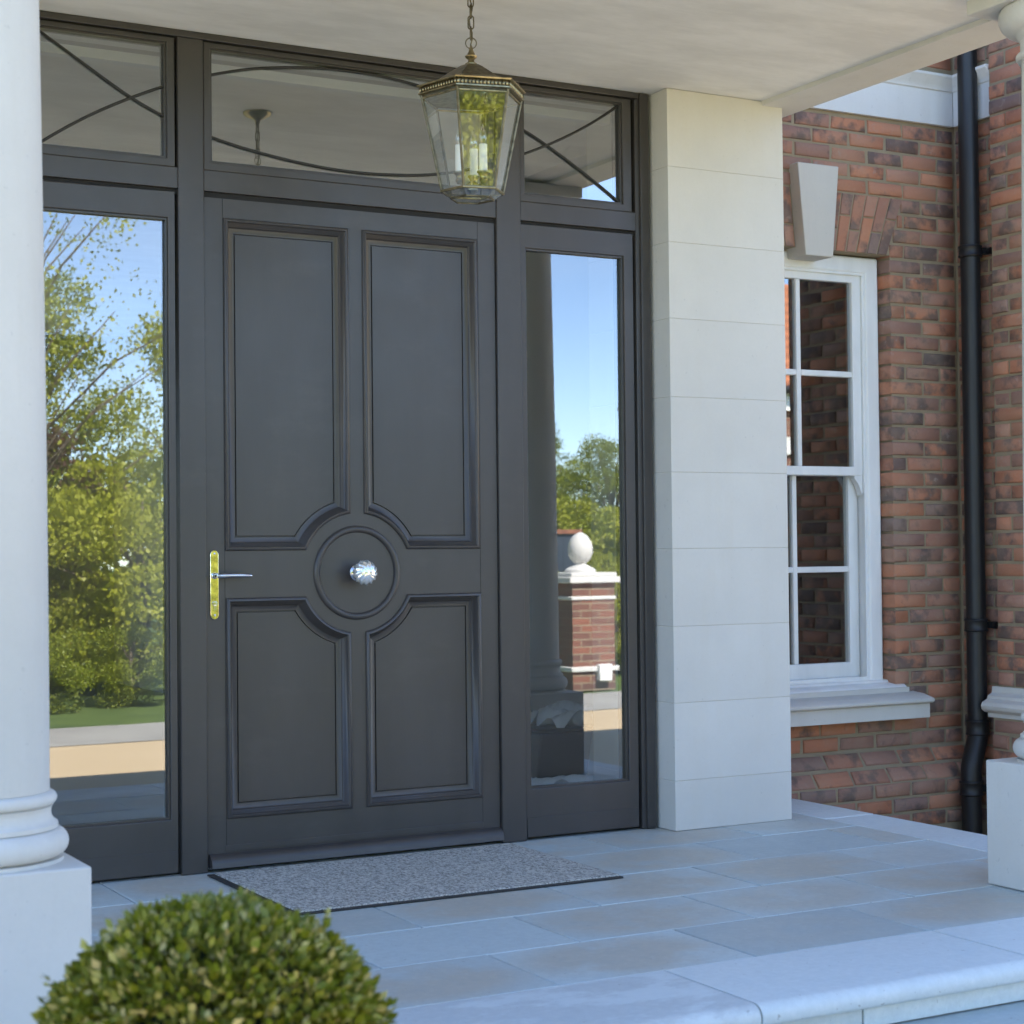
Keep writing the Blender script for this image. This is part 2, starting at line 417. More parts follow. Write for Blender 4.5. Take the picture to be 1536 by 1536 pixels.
for a, b in zip(xs, xs[1:]):
    MB().box(a+.003, b-.003, -2.66, -2.25, -.17, -.112).build('tread_stone', M_slab, step, bevel=.006)
MB().box(XL, XR, -2.62, -2.24, GZ-.05, -.172).build('lower_riser', M_lip, step, bevel=.004)

# ------------------------------------------------------------------ porch canopy
CZ = 2.788
can = thing('porch_canopy', 'pale plastered porch ceiling with shallow side beam over the front door', 'porch roof', (-.65, -.8, CZ))
part(MB().box(-2.49, 1.20, -1.858, .10, CZ, CZ+.10), 'ceiling_panel', M_plaster, can)
part(MB().box(1.017, 1.212, -1.858, .48, 2.770, 3.05), 'side_beam', M_stone, can, bevel=.004)
part(MB().box(-2.51, -2.327, -1.858, .48, 2.770, 3.05), 'side_beam', M_stone, can, bevel=.004)
part(MB().box(-2.51, 1.212, -1.90, -1.859, 2.780, 3.05), 'front_beam', M_stone, can, bevel=.004)
part(MB().box(-2.60, 1.30, -1.95, .40, 3.052, 3.16), 'cornice', M_stone, can, bevel=.012)

# ------------------------------------------------------------------ columns
def column(cx, cy, label):
    t = thing('stone_column', label, 'column', (cx, cy, 0), 'stone columns carrying the porch')
    h = .185
    MB().box(-h, h, -h, h, 0.001, .386).build('plinth', M_stone, t, bevel=.005)
    base = [(.001,.386),(.168,.386),(.168,.394)]
    for k in range(13):
        a = -PI/2 + PI*k/12; base.append((.148 + .031*math.cos(a), .426 + .031*math.sin(a)))
    base += [(.156,.458),(.156,.468),(.149,.472),(.143,.480),(.141,.492),(.143,.502),(.147,.506)]
    for k in range(9):
        a = -PI/2 + PI*k/8; base.append((.140 + .014*math.cos(a), .522 + .014*math.sin(a)))
    base += [(.139,.537),(.001,.540)]
    MB().lathe(base, n=72).build('base', M_stone, t, smooth=True, angle=50)
    sh = []
    for k in range(25):
        u = k/24; z = .538 + (2.560-.538)*u
        r = .1385 - .0205*(u**1.7); sh.append((r, z))
    sh[0] = (.1385, .538)
    MB().lathe(sh, n=72).build('shaft', M_stone, t, smooth=True, angle=50)
    cp = [(.001,2.556),(.128,2.556)]
    for k in range(9):
        a = -PI/2 + PI*k/8; cp.append((.124 + .012*math.cos(a), 2.572 + .012*math.sin(a)))
    cp += [(.122,2.586),(.122,2.625),(.130,2.632),(.133,2.640)]
    for k in range(9):
        a = -PI/2 + PI/2*k/8; cp.append((.138 + .048*math.cos(a), 2.692 + .048*math.sin(a)))
    cp += [(.186,2.708),(.180,2.719),(.001,2.720)]
    MB().lathe(cp, n=72).build('capital', M_stone, t, smooth=True, angle=45)
    MB().box(-.2, .2, -.2, .2, 2.7205, 2.7695).build('abacus', M_stone, t, bevel=.004)
    return t
column(-2.293, -1.665, 'white stone column cut by the left picture edge, behind the clipped bush')
column(.994, -1.665, 'white stone column at the right picture edge, in front of the black downpipe')

# ------------------------------------------------------------------ stone piers flanking the door
def pier(x0, x1, label):
    t = thing('stone_pier', label, 'pier', ((x0+x1)/2, .19, 0), 'stone piers flanking the door')
    zs = [0.001, .187, .477, .763, 1.054, 1.341, 1.624, 1.919, 2.207, 2.492, 2.787]
    part(MB().box(x0+.002, x1-.002, -.107, .478, 0.001, 2.786), 'core', M_mortar_pale, t)
    for a, b in zip(zs, zs[1:]):
        part(MB().box(x0, x1, -.109, .47, a+.0007, b-.0007), 'stone_block', M_block, t, bevel=.0014)
    return t
M_mortar_pale = N('pale_joint').set(col=(.50,.47,.40), rough=.95).m
pier(.5735, 1.115, 'pale limestone pier of plain blocks between the sidelight and the sash window')
pier(-2.43, -1.8875, 'pale limestone pier hidden behind the left column')

# ------------------------------------------------------------------ entrance frame
fr = thing('entrance_frame', 'dark grey timber entrance frame with glazed sidelights and fanlight panes', 'door frame', (-.657, .05, 0))
FX0, FX1 = -1.872, .558
D = .10
part(MB().box(FX0, FX1, 0, D, 2.764, 2.787), 'head_rail', M_dark, fr, bevel=.003)
for a, b in ((.5, FX1), (FX0, -1.814)):
    s0, s1 = (a+.018, b) if a > 0 else (a, b-.018)
    j = part(MB().box(a, b, 0.004, D, 0.002, 2.763), 'jamb', M_dark, fr, bevel=.002)
    sub(MB().box(s0, s1, -.006, .004, 0.003, 2.785), 'jamb_bead', M_dark, j, bevel=.002).matrix_parent_inverse = Matrix.Translation((0,0,0))
for a, b in ((-1.295, -1.206), (-.1015, .0)):
    part(MB().box(a, b, 0, D, 0.002, 2.763), 'mullion', M_dark, fr, bevel=.003)
for a, b in ((-1.814, -1.295), (-1.206, -.1015), (.0, .5)):
    part(MB().box(a, b, .003, D, 2.259, 2.329), 'transom_rail', M_dark, fr, bevel=.002)
    part(MB().box(a, b, .016, D, 2.240, 2.2585), 'rebate', M_gap, fr)
    part(MB().box(a, b, .016, D, 2.7585, 2.7635), 'rebate', M_gap, fr)
def frame_ring(x0, x1, z0, z1, ix0, ix1, iz0, iz1, y0, y1):
    o = [(x0,z0),(x1,z0),(x1,z1),(x0,z1)]; i = [(ix0,iz0),(ix1,iz0),(ix1,iz1),(ix0,iz1)]
    vs = []
    for (x, z) in o: vs += [(x,y0,z)]
    for (x, z) in i: vs += [(x,y0,z)]
    for (x, z) in o: vs += [(x,y1,z)]
    for (x, z) in i: vs += [(x,y1,z)]
    fs = []
    for k in range(4):
        q = (k+1) % 4
        fs += [(k,q,4+q,4+k), (8+k,12+k,12+q,8+q), (k,8+k,8+q,q), (4+k,4+q,12+q,12+k)]
    return MB().add(vs, fs)
M_lead = N('lead_bar').set(col=(.022,.021,.020), rough=.6).m
GY = .030
def glazed(x0, x1, z0, z1, ix0, ix1, iz0, iz1, name):
    s = part(frame_ring(x0, x1, z0, z1, ix0, ix1, iz0, iz1, .006, .085), name, M_dark, fr, bevel=.0025)
    # inner glazing bead
    bd = frame_ring(ix0+.0005, ix1-.0005, iz0+.0005, iz1-.0005, ix0+.007, ix1-.007, iz0+.007, iz1-.007, .014, .028).build('glazing_bead', M_dark, None); bd.parent = s
    g = MB().box(ix0+.001, ix1-.001, GY, GY+.004, iz0+.001, iz1-.001).build('pane', M_glass_fan if name == 'fanlight_sash' else M_glass, None); g.parent = s
    return s
def tidy(s):
    for c in s.children: c.matrix_parent_inverse = Matrix.Identity(4)
def mb_set(fr):
    for c in fr.children:
        for g in c.children: g.matrix_parent_inverse = Matrix.Identity(4)
sashes = {}
sashes['l'] = glazed(-1.806, -1.303, 2.3295, 2.758, -1.782, -1.330, 2.357, 2.742, 'fanlight_sash')
sashes['c'] = glazed(-1.2045, -.103, 2.3295, 2.758, -1.180, -.128, 2.357, 2.742, 'fanlight_sash')
sashes['r'] = glazed(.0015, .487, 2.3295, 2.758, .018, .447, 2.357, 2.742, 'fanlight_sash')
for ix0, ix1, x0, x1 in ((-1.790, -1.329, -1.807, -1.306), (.020, .447, .0015, .487)):
    s = glazed(x0, x1, .012, 2.247, ix0, ix1, .186, 2.160, 'sidelight_sash')
    b = MB().box(x0+.003, x1-.003, .0035, .0065, .012, .083).build('weather_board', M_dark, None, bevel=.0015); b.parent = s
# curved glazing bars, two interlaced waves running through the three fanlights
A1 = [(-1.80,2.762),(-1.737,2.724),(-1.591,2.635),(-1.444,2.546),(-1.343,2.502),(-1.176,2.447),(-1.023,2.415),(-.854,2.391),(-.68,2.378),(-.527,2.381),(-.33,2.401),(-.14,2.447),(.027,2.509),(.132,2.554),(.301,2.642),(.435,2.730)]
A2 = [(-1.80,2.326),(-1.73,2.378),(-1.635,2.442),(-1.548,2.495),(-1.444,2.546),(-1.343,2.595),(-1.174,2.654),(-1.045,2.690),(-.90,2.714),(-.752,2.728),(-.60,2.730),(-.472,2.720),(-.34,2.702),(-.14,2.655),(.028,2.598),(.212,2.505),(.433,2.372)]
def interp(A, x):
    xs = [p[0] for p in A]; zs = [p[1] for p in A]
    # smooth: local quadratic fit
    xs = np.array(xs); zs = np.array(zs); w = np.exp(-((xs-x)/.16)**2)
    c = np.polyfit(xs-x, zs, 2, w=np.sqrt(w)); return float(c[-1])
for key, (a, b) in {'l': (-1.781, -1.331), 'c': (-1.179, -.129), 'r': (.019, .446)}.items():
    for A in (A1, A2):
        pts = []
        for x in np.linspace(a, b, 28):
            z = interp(A, x)
            if 2.3575 < z < 2.7415: pts.append((x, GY-.0055, z))
        o = MB().tube(pts, .0048, 8).build('glazing_bar', M_lead, None, smooth=True, angle=60); o.parent = sashes[key]
part(MB().box(-1.205, -.1025, .05, D, 0.002, .013), 'threshold', M_chrome, fr)

# ------------------------------------------------------------------ front door
DY = .012
dr = thing('front_door', 'dark grey panelled front door with round centre boss and glass knob', 'door', (-.6535, DY, 0))
DX0, DX1, DZ0, DZ1 = -1.203, -.105, .016, 2.240
CX, CZ0, RA = -.658, .982, .2055
def panel_outline(x0, x1, z0, z1, corner):
    """rectangle, counter-clockwise seen from the front, with one corner bitten by the circle about the boss"""
    pts = []
    def arc(pa, pb):
        a0 = math.atan2(pa[1]-CZ0, pa[0]-CX); a1 = math.atan2(pb[1]-CZ0, pb[0]-CX)
        d = (a1-a0+PI) % (2*PI) - PI
        return [(CX+RA*math.cos(a0+d*k/14), CZ0+RA*math.sin(a0+d*k/14)) for k in range(15)]
    cs = [(x0,z0,'bl'),(x1,z0,'br'),(x1,z1,'tr'),(x0,z1,'tl')]
    for x, z, c in cs:
        if c != corner: pts.append((x, z)); continue
        # intersections of the circle with the two sides that meet here
        hz = (CX + (1 if x < CX else -1)*-math.sqrt(RA**2-(z-CZ0)**2), z)
        vx = (x, CZ0 + (1 if z > CZ0 else -1)*math.sqrt(RA**2-(x-CX)**2))
        pts += arc(hz, vx) if c in ('br','tl') else arc(vx, hz)
    return pts
outl = [panel_outline(-1.137, -.683, 1.061, 2.176, 'br'), panel_outline(-.631, -.177, 1.061, 2.176, 'bl'),
        panel_outline(-1.135, -.683, .171, .904, 'tr'), panel_outline(-.629, -.175, .171, .904, 'tl')]
def inset(poly, d):
    out = []; m = len(poly)
    for i in range(m):
        p0 = Vector(poly[i-1]); p = Vector(poly[i]); p1 = Vector(poly[(i+1) % m])
        e0 = (p-p0).normalized(); e1 = (p1-p).normalized()
        n0 = Vector((-e0.y, e0.x)); n1 = Vector((-e1.y, e1.x))
        b = n0+n1; b = b/max(b.dot(n0), .35)
        out.append(tuple(p + b*d))
    return out
# face of the leaf: stiles and rails around the four panel openings
outer = [(DX0,DZ0),(DX1,DZ0),(DX1,DZ1),(DX0,DZ1)]
loops = [[Vector((x, z, 0)) for x, z in outer]] + [[Vector((x, z, 0)) for x, z in l[::-1]] for l in outl]
flat = [p for l in loops for p in l]
tris = tessellate_polygon(loops)
mb = MB().add([(p.x, DY, p.y) for p in flat], [tuple(t) for t in tris])
mb.loft([[(x, DY, z) for x, z in outer], [(x, .08, z) for x, z in outer]], True, False, True)
part(mb, 'leaf', M_dark, dr)
prof = [(0, 0), (.0015,-.006), (.005,-.010), (.011,-.0105), (.0145,-.006), (.016,-.001), (.0188,.001), (.0205,.011), (.0245,.0135), (.0262,.024), (.030,.0275), (.046,.028), (.0475,.033), (.0497,.033), (.0512,.027)]
for k, l in enumerate(outl):
    rings = []
    for d, y in prof: rings.append([(x, DY+y, z) for x, z in inset(l, d)])
    mould = part(MB().loft(rings, True, False, False), 'panel_moulding', M_dark, dr, smooth=True, angle=50)
    il = inset(l, .0510); tr = tessellate_polygon([[Vector((x, z, 0)) for x, z in il]])
    part(MB().add([(x, DY+.027, z) for x, z in il], [tuple(t) for t in tr]), 'panel', M_dark, dr)
# boss ring
pr = [(.139,0.0005),(.141,.006),(.145,.0105),(.151,.012),(.157,.0105),(.161,.006),(.163,0.0005)]
part(MB().lathe(pr, (CX, DY, CZ0), 72, 'y', False), 'boss_ring', M_dark, dr, smooth=True, angle=60)
# joint lines of stiles and rails: fine raised weather bar low on the door
part(MB().box(-1.143, -.174, DY-.0025, DY+.001, .064, .084), 'kick_strip', M_dark, dr, bevel=.0015)
wb = [(DY+.001,.060)]+[(DY-.034*math.sin(a), .022+.036*math.cos(a)) for a in np.linspace(.1, 1.5, 9)]+[(DY-.036,.017),(DY-.032,.0155),(DY+.001,.0155)]
part(MB().prism(wb, DX0+.004, DX1-.002, 'yz'), 'weather_bar', M_dark, dr, smooth=True, angle=40)
for x in (-1.138, -.1745):
    part(MB().box(x-.0008, x+.0008, DY-.0004, DY+.001, DZ0+.06, DZ1-.001), 'stile_joint', M_gap, dr)
# knob of cut glass
kn = part(MB().lathe([(.001,0),(.027,0),(.029,.004),(.020,.010),(.011,.014),(.010,.034),(.016,.038),(.001,.039)], (CX, DY-.0005, CZ0), 32, 'y'), 'knob', M_chrome, dr, smooth=True, angle=40)
rings = []
for i in range(15):
    a = -PI/2 + PI*i/14; rr = .0425*math.cos(a); h = .068 + .030*math.sin(a)
    ring = []
    for k in range(72):
        th = 2*PI*k/72; tw = th*13 + 5.0*(a+PI/2)
        r = rr*(1 + .085*math.sin(tw)*math.cos(a)**.5 if rr > .002 else 1)
        ring.append((CX+r*math.cos(th), DY-h, CZ0+r*math.sin(th)))
    rings.append(ring)
kg = MB().loft(rings).build('knob_head', M_knob, None, smooth=True, angle=80); kg.parent = kn
# lever handle on its long brass plate
hp = [];
for k in range(13): a = PI*k/12; hp.append((-1.176+.0148*math.cos(a), 1.050+.0148*math.sin(a)))
for k in range(13): a = PI+PI*k/12; hp.append((-1.176+.0148*math.cos(a), .849+.0148*math.sin(a)))
pl = part(MB().prism(hp, DY-.006, DY-.0003, 'xz'), 'handle_plate', M_polished, dr, bevel=.002)
lv = MB().lathe([(.001,0),(.0105,0),(.0105,.004),(.008,.006),(.0075,.040),(.001,.041)], (-1.176, DY-.006, .979), 24, 'y')
lv.tube([(-1.178,DY-.045,.979),(-1.165,DY-.050,.9795),(-1.14,DY-.052,.980),(-1.10,DY-.051,.980),(-1.070,DY-.050,.9785),(-1.062,DY-.048,.978)], [.0075,.0085,.0075,.0068,.0062,.004], 14)
b = lv.build('lever', M_chrome, None, smooth=True, angle=50); b.parent = pl
cyl = MB().lathe([(.001,0),(.0085,0),(.0085,.004),(.001,.0045)], (-1.176, DY-.006, .887), 20, 'y').box(-1.1805,-1.1715,DY-.0095,DY-.006,.864,.884)
b = cyl.build('keyhole', M_chrome, None, smooth=True, angle=40); b.parent = pl
for z in (1.052, .848):
    b = MB().lathe([(.001,0),(.004,0),(.0035,.0015),(.001,.002)], (-1.176, DY-.006, z), 14, 'y').build('screw', M_chrome, None); b.parent = pl

def fix_sub(t):
    # sub-parts were modelled in world space: cancel the chain of parent inverses above them
    for p in t.children:
        for c in p.children:
            c.matrix_parent_inverse = Matrix.Identity(4)
fix_sub(fr); fix_sub(dr)

# ------------------------------------------------------------------ doormat
dm = thing('doormat', 'grey speckled doormat with dark rubber edge in front of the door', 'doormat', (-.66, -.41, 0))
part(MB().box(-1.205, -.102, -.785, -.056, .003, .0115), 'pile', M_mat, dm, bevel=.003)
part(frame_ring2 := MB().box(-1.228, -.0985, -.802, -.050, .0015, .0065), 'edge', M_rubber, dm, bevel=.002)

# ------------------------------------------------------------------ lantern
LX, LY = -.660, -.876
lan = thing('hanging_lantern', 'six-sided brass and glass lantern hanging on a chain below the porch ceiling', 'lantern', (LX, LY, 2.14))
th0 = math.radians(-27.6 - 90 + 14 + 30)   # a face looks almost at the viewer
def hexr(r, z, rot=0): return [(LX + r*math.cos(th0+k*PI/3), LY + r*math.sin(th0+k*PI/3), z) for k in range(6)]
RT, RB, ZT, ZB = .152, .094, 2.424, 2.142
# rim with pierced gallery
part(MB().loft([hexr(.158,2.428), hexr(.166,2.430), hexr(.166,2.434), hexr(.158,2.436)], True), 'rim', M_brass, lan)
part(MB().loft([hexr(.160,2.451), hexr(.170,2.453), hexr(.172,2.457), hexr(.160,2.460)], True), 'rim', M_brass, lan)
part(MB().loft([hexr(.154,2.434), hexr(.154,2.452)], True, False, False), 'rim_band', M_brass_dark, lan)
bd = MB()
T = hexr(.161, 2.4435)
for k in range(6):
    p, q = Vector(T[k]), Vector(T[(k+1) % 6])
    for i in range(14):
        c = p.lerp(q, (i+.5)/14)
        bd.lathe([(.0005,-.0075),(.0034,-.005),(.0042,0),(.0034,.005),(.0005,.0075)], c, 6)
part(bd, 'gallery_beads', M_brass, lan, smooth=True)
# roof: hexagonal bell
rf = [(.158,2.4605),(.128,2.468),(.108,2.477),(.090,2.490),(.066,2.506),(.044,2.520),(.030,2.528),(.001,2.530)]
part(MB().loft([hexr(r, z) for r, z in rf], True, True, True), 'roof', M_brass_dark, lan)
fin = [(.001,2.529),(.022,2.529),(.022,2.534),(.012,2.540),(.011,2.546),(.020,2.552),(.022,2.557),(.015,2.562),(.010,2.570),(.006,2.582),(.002,2.592),(.001,2.593)]
part(MB().lathe([(r*.85, z-2.529) for r, z in fin], (LX, LY, 2.529), 24), 'finial', M_brass, lan, smooth=True, angle=50)
# corner bars, bottom ring, panes
top, bot = hexr(RT+.004, ZT+.004), hexr(RB+.002, ZB)
for k in range(6):
    part(MB().tube([top[k], bot[k]], .0042, 8), 'corner_bar', M_brass_dark, lan, smooth=True)
part(MB().tube(hexr(RB+.003, ZB-.001), .0042, 8, True), 'bottom_ring', M_brass, lan, smooth=True)
part(MB().tube(hexr(RT+.001, ZT-.004), .0034, 8, True), 'top_ring', M_brass, lan, smooth=True)
gt, gb = hexr(RT, ZT), hexr(RB, ZB+.003)
for k in range(6):
    q = (k+1) % 6
    part(MB().add([gt[k], gt[q], gb[q], gb[k]], [(0,1,2,3)]), 'pane', M_lglass, lan)
ft, fb = hexr(RB-.002, ZB-.004), hexr(RB-.026, ZB-.022)
part(MB().tube(fb, .003, 8, True), 'foot_ring', M_brass_dark, lan, smooth=True)
for k in range(6):
    q = (k+1) % 6
    part(MB().add([ft[k], ft[q], fb[q], fb[k]], [(0,1,2,3)]), 'foot_pane', M_lglass, lan)
# candle cluster
part(MB().lathe([(.001,-.012),(.007,-.010),(.010,-.004),(.016,0),(.016,.006),(.007,.010),(.006,.030),(.010,.036),(.010,.046),(.001,.048)], (LX, LY, ZB+.004), 20), 'stem', M_brass, lan, smooth=True, angle=50)
for k in range(3):
    a = math.radians(-65 + 120*k); x, y = LX+.042*math.cos(a), LY+.042*math.sin(a); z = ZB+.012
    s = part(MB().tube([(LX, LY, z+.02), ((LX+x)/2, (LY+y)/2, z+.006), (x, y, z+.012)], .0035, 8).lathe([(.001,.008),(.008,.010),(.013,.020),(.010,.026),(.012,.036),(.020,.042),(.020,.046),(.012,.047),(.001,.047)], (x, y, z), 20), 'candle_arm', M_brass, lan, smooth=True, angle=50)
    part(MB().lathe([(.001,.047),(.0125,.047),(.0125,.128),(.001,.128)], (x, y, z), 24), 'candle_tube', M_candle, lan, smooth=True, angle=50)
    part(MB().lathe([(.001,.128),(.007,.129),(.011,.142),(.0115,.152),(.008,.168),(.003,.184),(.001,.190)], (x, y, z), 16), 'bulb', M_bulb, lan, smooth=True, angle=60)
# ring, chain and flex
def link(cz, h, w, r, rot):
    pts = []
    for k in range(24):
        a = 2*PI*k/24; u = w*math.cos(a); v = (h-w)*(1 if math.sin(a) > 0 else -1)*(abs(math.sin(a)) > .001) + w*math.sin(a)
        pts.append((LX+u*math.cos(rot), LY+u*math.sin(rot), cz+v))
    return MB().tube(pts, r, 8, True)
part(link(2.597, .0165, .0165, .0018, math.radians(-25)), 'ring', M_brass_dark, lan, smooth=True)
z = 2.627; k = 0
while z < 2.775:
    part(link(z, .0205, .0085, .0021, math.radians(-25 + (75 if k % 2 == 0 else -10))), 'chain_link', M_brass_dark, lan, smooth=True); z += .0335; k += 1
part(MB().tube([(LX+.004*math.sin(i*1.3), LY+.004*math.cos(i*1.7), 2.59+i*.0195) for i in range(10)] + [(LX, LY, CZ-.004)], .0021, 6), 'flex', M_brass_dark, lan, smooth=True)
part(MB().lathe([(.001,-.040),(.008,-.038),(.012,-.030),(.030,-.022),(.052,-.012),(.056,-.003),(.056,-.0005),(.001,-.0005)], (LX, LY, CZ), 32), 'ceiling_rose', M_brass, lan, smooth=True, angle=50)

# ------------------------------------------------------------------ brick house
house = thing('brick_house', 'red brick house wall with white sash window and stone band beside the porch', 'house', (1.9, .48, GZ))
WY, WXC, RX = .48, 2.555, 2.50           # main wall face, inner corner, face of the projecting pier wall
CH, Z0 = .0683, .297                     # course height, a bed joint
JT = .0115
bricks = []                              # (centre x,y,z of the face, length, axis, jut, chamfer)
def add_course_x(k, x0, x1, wy, anchor, zoff=0, chamfer=None):
    off = 0 if k % 2 else .1025
    i0 = math.floor((x0-anchor-off)/.205)-1
    for i in range(i0, i0+40):
        a, b = anchor+off+i*.205, anchor+off+(i+1)*.205
        a, b = max(a, x0), min(b, x1)
        if b-a < .035: continue
        bricks.append(((a+b)/2, wy, Z0+CH*(k+.5)+zoff, b-a-JT, 'x', chamfer))
def add_course_y(k, y0, y1, wx, anchor, start):
    off = start
    i0 = math.floor((y0-anchor-off)/.205)-1
    for i in range(i0, i0+20):
        a, b = anchor+off+i*.205, anchor+off+(i+1)*.205
        a, b = max(a, y0), min(b, y1)
        if b-a < .03: continue
        bricks.append((wx, (a+b)/2, Z0+CH*(k+.5), b-a-JT, 'y', None))
WL, WR = 1.28, 2.155                     # window opening
for k in range(-7, 47):
    z = Z0+CH*(k+.5)
    if 2.968 < z < 3.21: continue
    if k in (-3, -4):
        yy = (.48, .425) if k == -3 else (.425, .37)
        add_course_x(k, 1.115, WXC, yy[0], WXC, 0, yy); continue
    wy = WY if k > -3 else .37
    if k < 0 or k >= 34: add_course_x(k, 1.115, WXC, wy, WXC); continue
    if 30 <= k < 34:
        f = (k+.5-30)/4; sk = .086*f + .006
        add_course_x(k, WR+sk-.01, WXC, wy, WXC); add_course_x(k, 1.115, WL-sk+.01, wy, WXC); continue
    add_course_x(k, WR, WXC, wy, WXC); add_course_x(k, 1.115, WL, wy, WXC)
for k in range(-7, 47):                  # wall returning towards the viewer behind the downpipe
    z = Z0+CH*(k+.5)
    if 2.968 < z < 3.21: continue
    add_course_y(k, .205, .478 if k > -4 else .37, WXC if k > -4 else WXC-.03, .478, 0 if k % 2 else .1025)
PY0 = -.47
for k in range(-7, 47):                  # projecting pier wall
    z = Z0+CH*(k+.5)
    if k in (0, 1): continue
    add_course_y(k, PY0, .205, RX if k > 1 else RX-.035, .205, 0 if k % 2 else .1025)

def brick_mesh(L, seed, ch=None):
    rnd = random.Random(seed); H = CH-JT; d = .10; b = .0055
    j = lambda s: rnd.uniform(-s, s)
    hx, hz = L/2, H/2
    vs = []
    for ins, y in ((0, d), (0, b*1.2), (b, 0)):
        for sx, sz in ((-1,-1),(1,-1),(1,1),(-1,1)):
            vs.append((sx*(hx-ins)+j(.0030), y+(j(.0018) if y < d else 0), sz*(hz-ins)+j(.0018)))
    fs = [(8,9,10,11)]
    for r in (0, 4):
        for k in range(4): fs.append((r+k, r+4+k, r+4+(k+1) % 4, r+(k+1) % 4))
    me = bpy.data.meshes.new('brick'); me.from_pydata(vs, [], fs); me.update(); fix_normals(me)
    me.shade_smooth(); me.set_sharp_from_angle(angle=math.radians(62)); me.materials.append(M_brick); return me
cache = {}
def get_brick(L, i):
    key = (round(L/.004), i % 5)
    if key not in cache: cache[key] = brick_mesh(round(L/.004)*.004, len(cache)*7+1)
    return cache[key]
camp = Vector((-3.157, -5.6186, 1.0508))
def seen_px(p):
    d = Vector(p)-camp; z = d.dot(_F)
    return 768+2658*d.dot(_R)/z, 766-2658*d.dot(_U)/z
def placement(bk, i):
    x, y, z, L, ax, ch = bk
    jut = max(-.0025, min(.003, random.gauss(0, .0016)))
    if ch:
        ang = math.atan2(ch[0]-ch[1], CH)
        Mx = Matrix.Translation((x, (ch[0]+ch[1])/2, z)) @ Matrix.Rotation(-ang, 4, 'X') @ Matrix.Diagonal((1, 1, 1.24, 1))
    elif ax == 'x': Mx = Matrix.Translation((x, y+jut, z))
    else: Mx = Matrix.Translation((x+jut*(1.8 if x < WXC-.01 else 1), y, z)) @ Matrix.Rotation(-PI/2, 4, 'Z')
    return Mx @ Matrix.Rotation(random.gauss(0, .004), 4, 'Y')
order = []
for i, bk in enumerate(bricks):
    u, v = seen_px(bk[:3])
    hid = (bk[4] == 'x' and u < 1166 - 4 + max(0, 0)) or u > 1560 or v < 20 or v > 1290 or (bk[4] == 'y' and bk[1] < -.12)
    order.append((hid, i))
vis = [i for h, i in order if not h]; rest = [i for h, i in order if h]
if len(vis) > 300:
    vis.sort(key=lambda i: -bricks[i][3]); rest += vis[300:]; vis = vis[:300]
hinv = Matrix.Translation(-Vector(house.location))
for i in vis:
    bk = bricks[i]; o = bpy.data.objects.new('brick', get_brick(bk[3], i)); COL.objects.link(o); o.parent = house
    o.matrix_local = hinv @ placement(bk, i)
mass = MB()
for i in rest:
    bk = bricks[i]; me = get_brick(bk[3], i); Mx = placement(bk, i)
    mass.add([Mx @ v.co for v in me.vertices], [tuple(p.vertices) for p in me.polygons])
bm_o = part(mass, 'brickwork', M_brick_mass, house, smooth=True, angle=62); bm_o['kind'] = 'stuff'
# mortar body of the walls (bed joints sit 7 mm behind the brick faces)
m = .007
part(MB().box(1.112, WL-.014, WY+m, .80, 0.36-.02, 2.36).box(WR+.014, WXC+.2, WY+m, .80, .36-.02, 2.36)
     .box(1.112, WXC+.2, WY+m, .80, 2.36, 3.45).box(1.112, WXC+.2, WY+m, .80, .155, .34), 'wall', M_mortar, house)
part(MB().add([(1.112,.487,.16),(WXC+.2,.487,.16),(1.112,.377,.016),(WXC+.2,.377,.016),(1.112,.377,GZ),(WXC+.2,.377,GZ),(1.112,.8,GZ),(WXC+.2,.8,GZ),(1.112,.8,.16),(WXC+.2,.8,.16)],
              [(0,1,3,2),(2,3,5,4),(4,5,7,6),(6,7,9,8),(8,9,1,0),(0,2,4,6,8),(1,3,5,7,9)]), 'plinth_wall', M_mortar, house)
part(MB().box(WXC+m, 2.9, .198, .486, .10, 3.45).box(WXC-.03+m, 2.9, .198, .378, GZ, .10), 'return_wall', M_mortar, house)
part(MB().box(RX+m, 4.6, PY0+.002, .2, .43, 3.45).box(RX-.035+m, 4.6, PY0+.002, .2, GZ, .30), 'pier_wall', M_mortar, house)
part(MB().box(RX+.01, 4.6, PY0-.012, PY0+.001, GZ, 3.44), 'pier_front', M_brickwall, house)
part(MB().box(RX, 4.6, PY0-.012, .2, 3.452, 5.0), 'upper_wall', M_brickwall, house)
# the rest of the house: upper storey, left wing and roof
part(MB().box(-8, 2.75, WY, 9.0, 3.452, 5.0), 'upper_wall', M_brickwall, house)
part(MB().box(-8, -2.432, WY, .80, GZ, 3.45), 'left_wall', M_brickwall, house)
part(MB().box(-8, -7.7, .8, 9.0, GZ, 3.45).box(-8, -2.46, 8.7, 9.0, GZ, 3.45).box(1.11, 4.6, 8.7, 9.0, GZ, 3.45).box(-2.46, 1.11, 8.96, 9.0, 2.4, 3.45).box(-.3, 1.11, 8.96, 9.0, GZ, 2.4).box(4.3, 4.6, .2, 8.7, GZ, 3.45).box(2.76, 4.6, .2, .5, GZ, 3.45), 'outer_wall', M_brickwall, house)  # rear wall left open here as well, added to let sun into the hall
n = N('roof_tile'); n.set(col=n.ramp(n.noise(n.pos(), 8, 4), [(.3, (.20,.085,.055)), (.7, (.33,.14,.085))]), rough=.9); M_roof = n.m
part(MB().add([(-8.3,.14,5.0),(4.9,.14,5.0),(4.9,9.3,5.0),(-8.3,9.3,5.0),(-4,4.7,7.3),(1,4.7,7.3)], [(0,1,5,4),(1,2,5),(2,3,4,5),(3,0,4),(3,2,1,0)]), 'roof', M_roof, house)
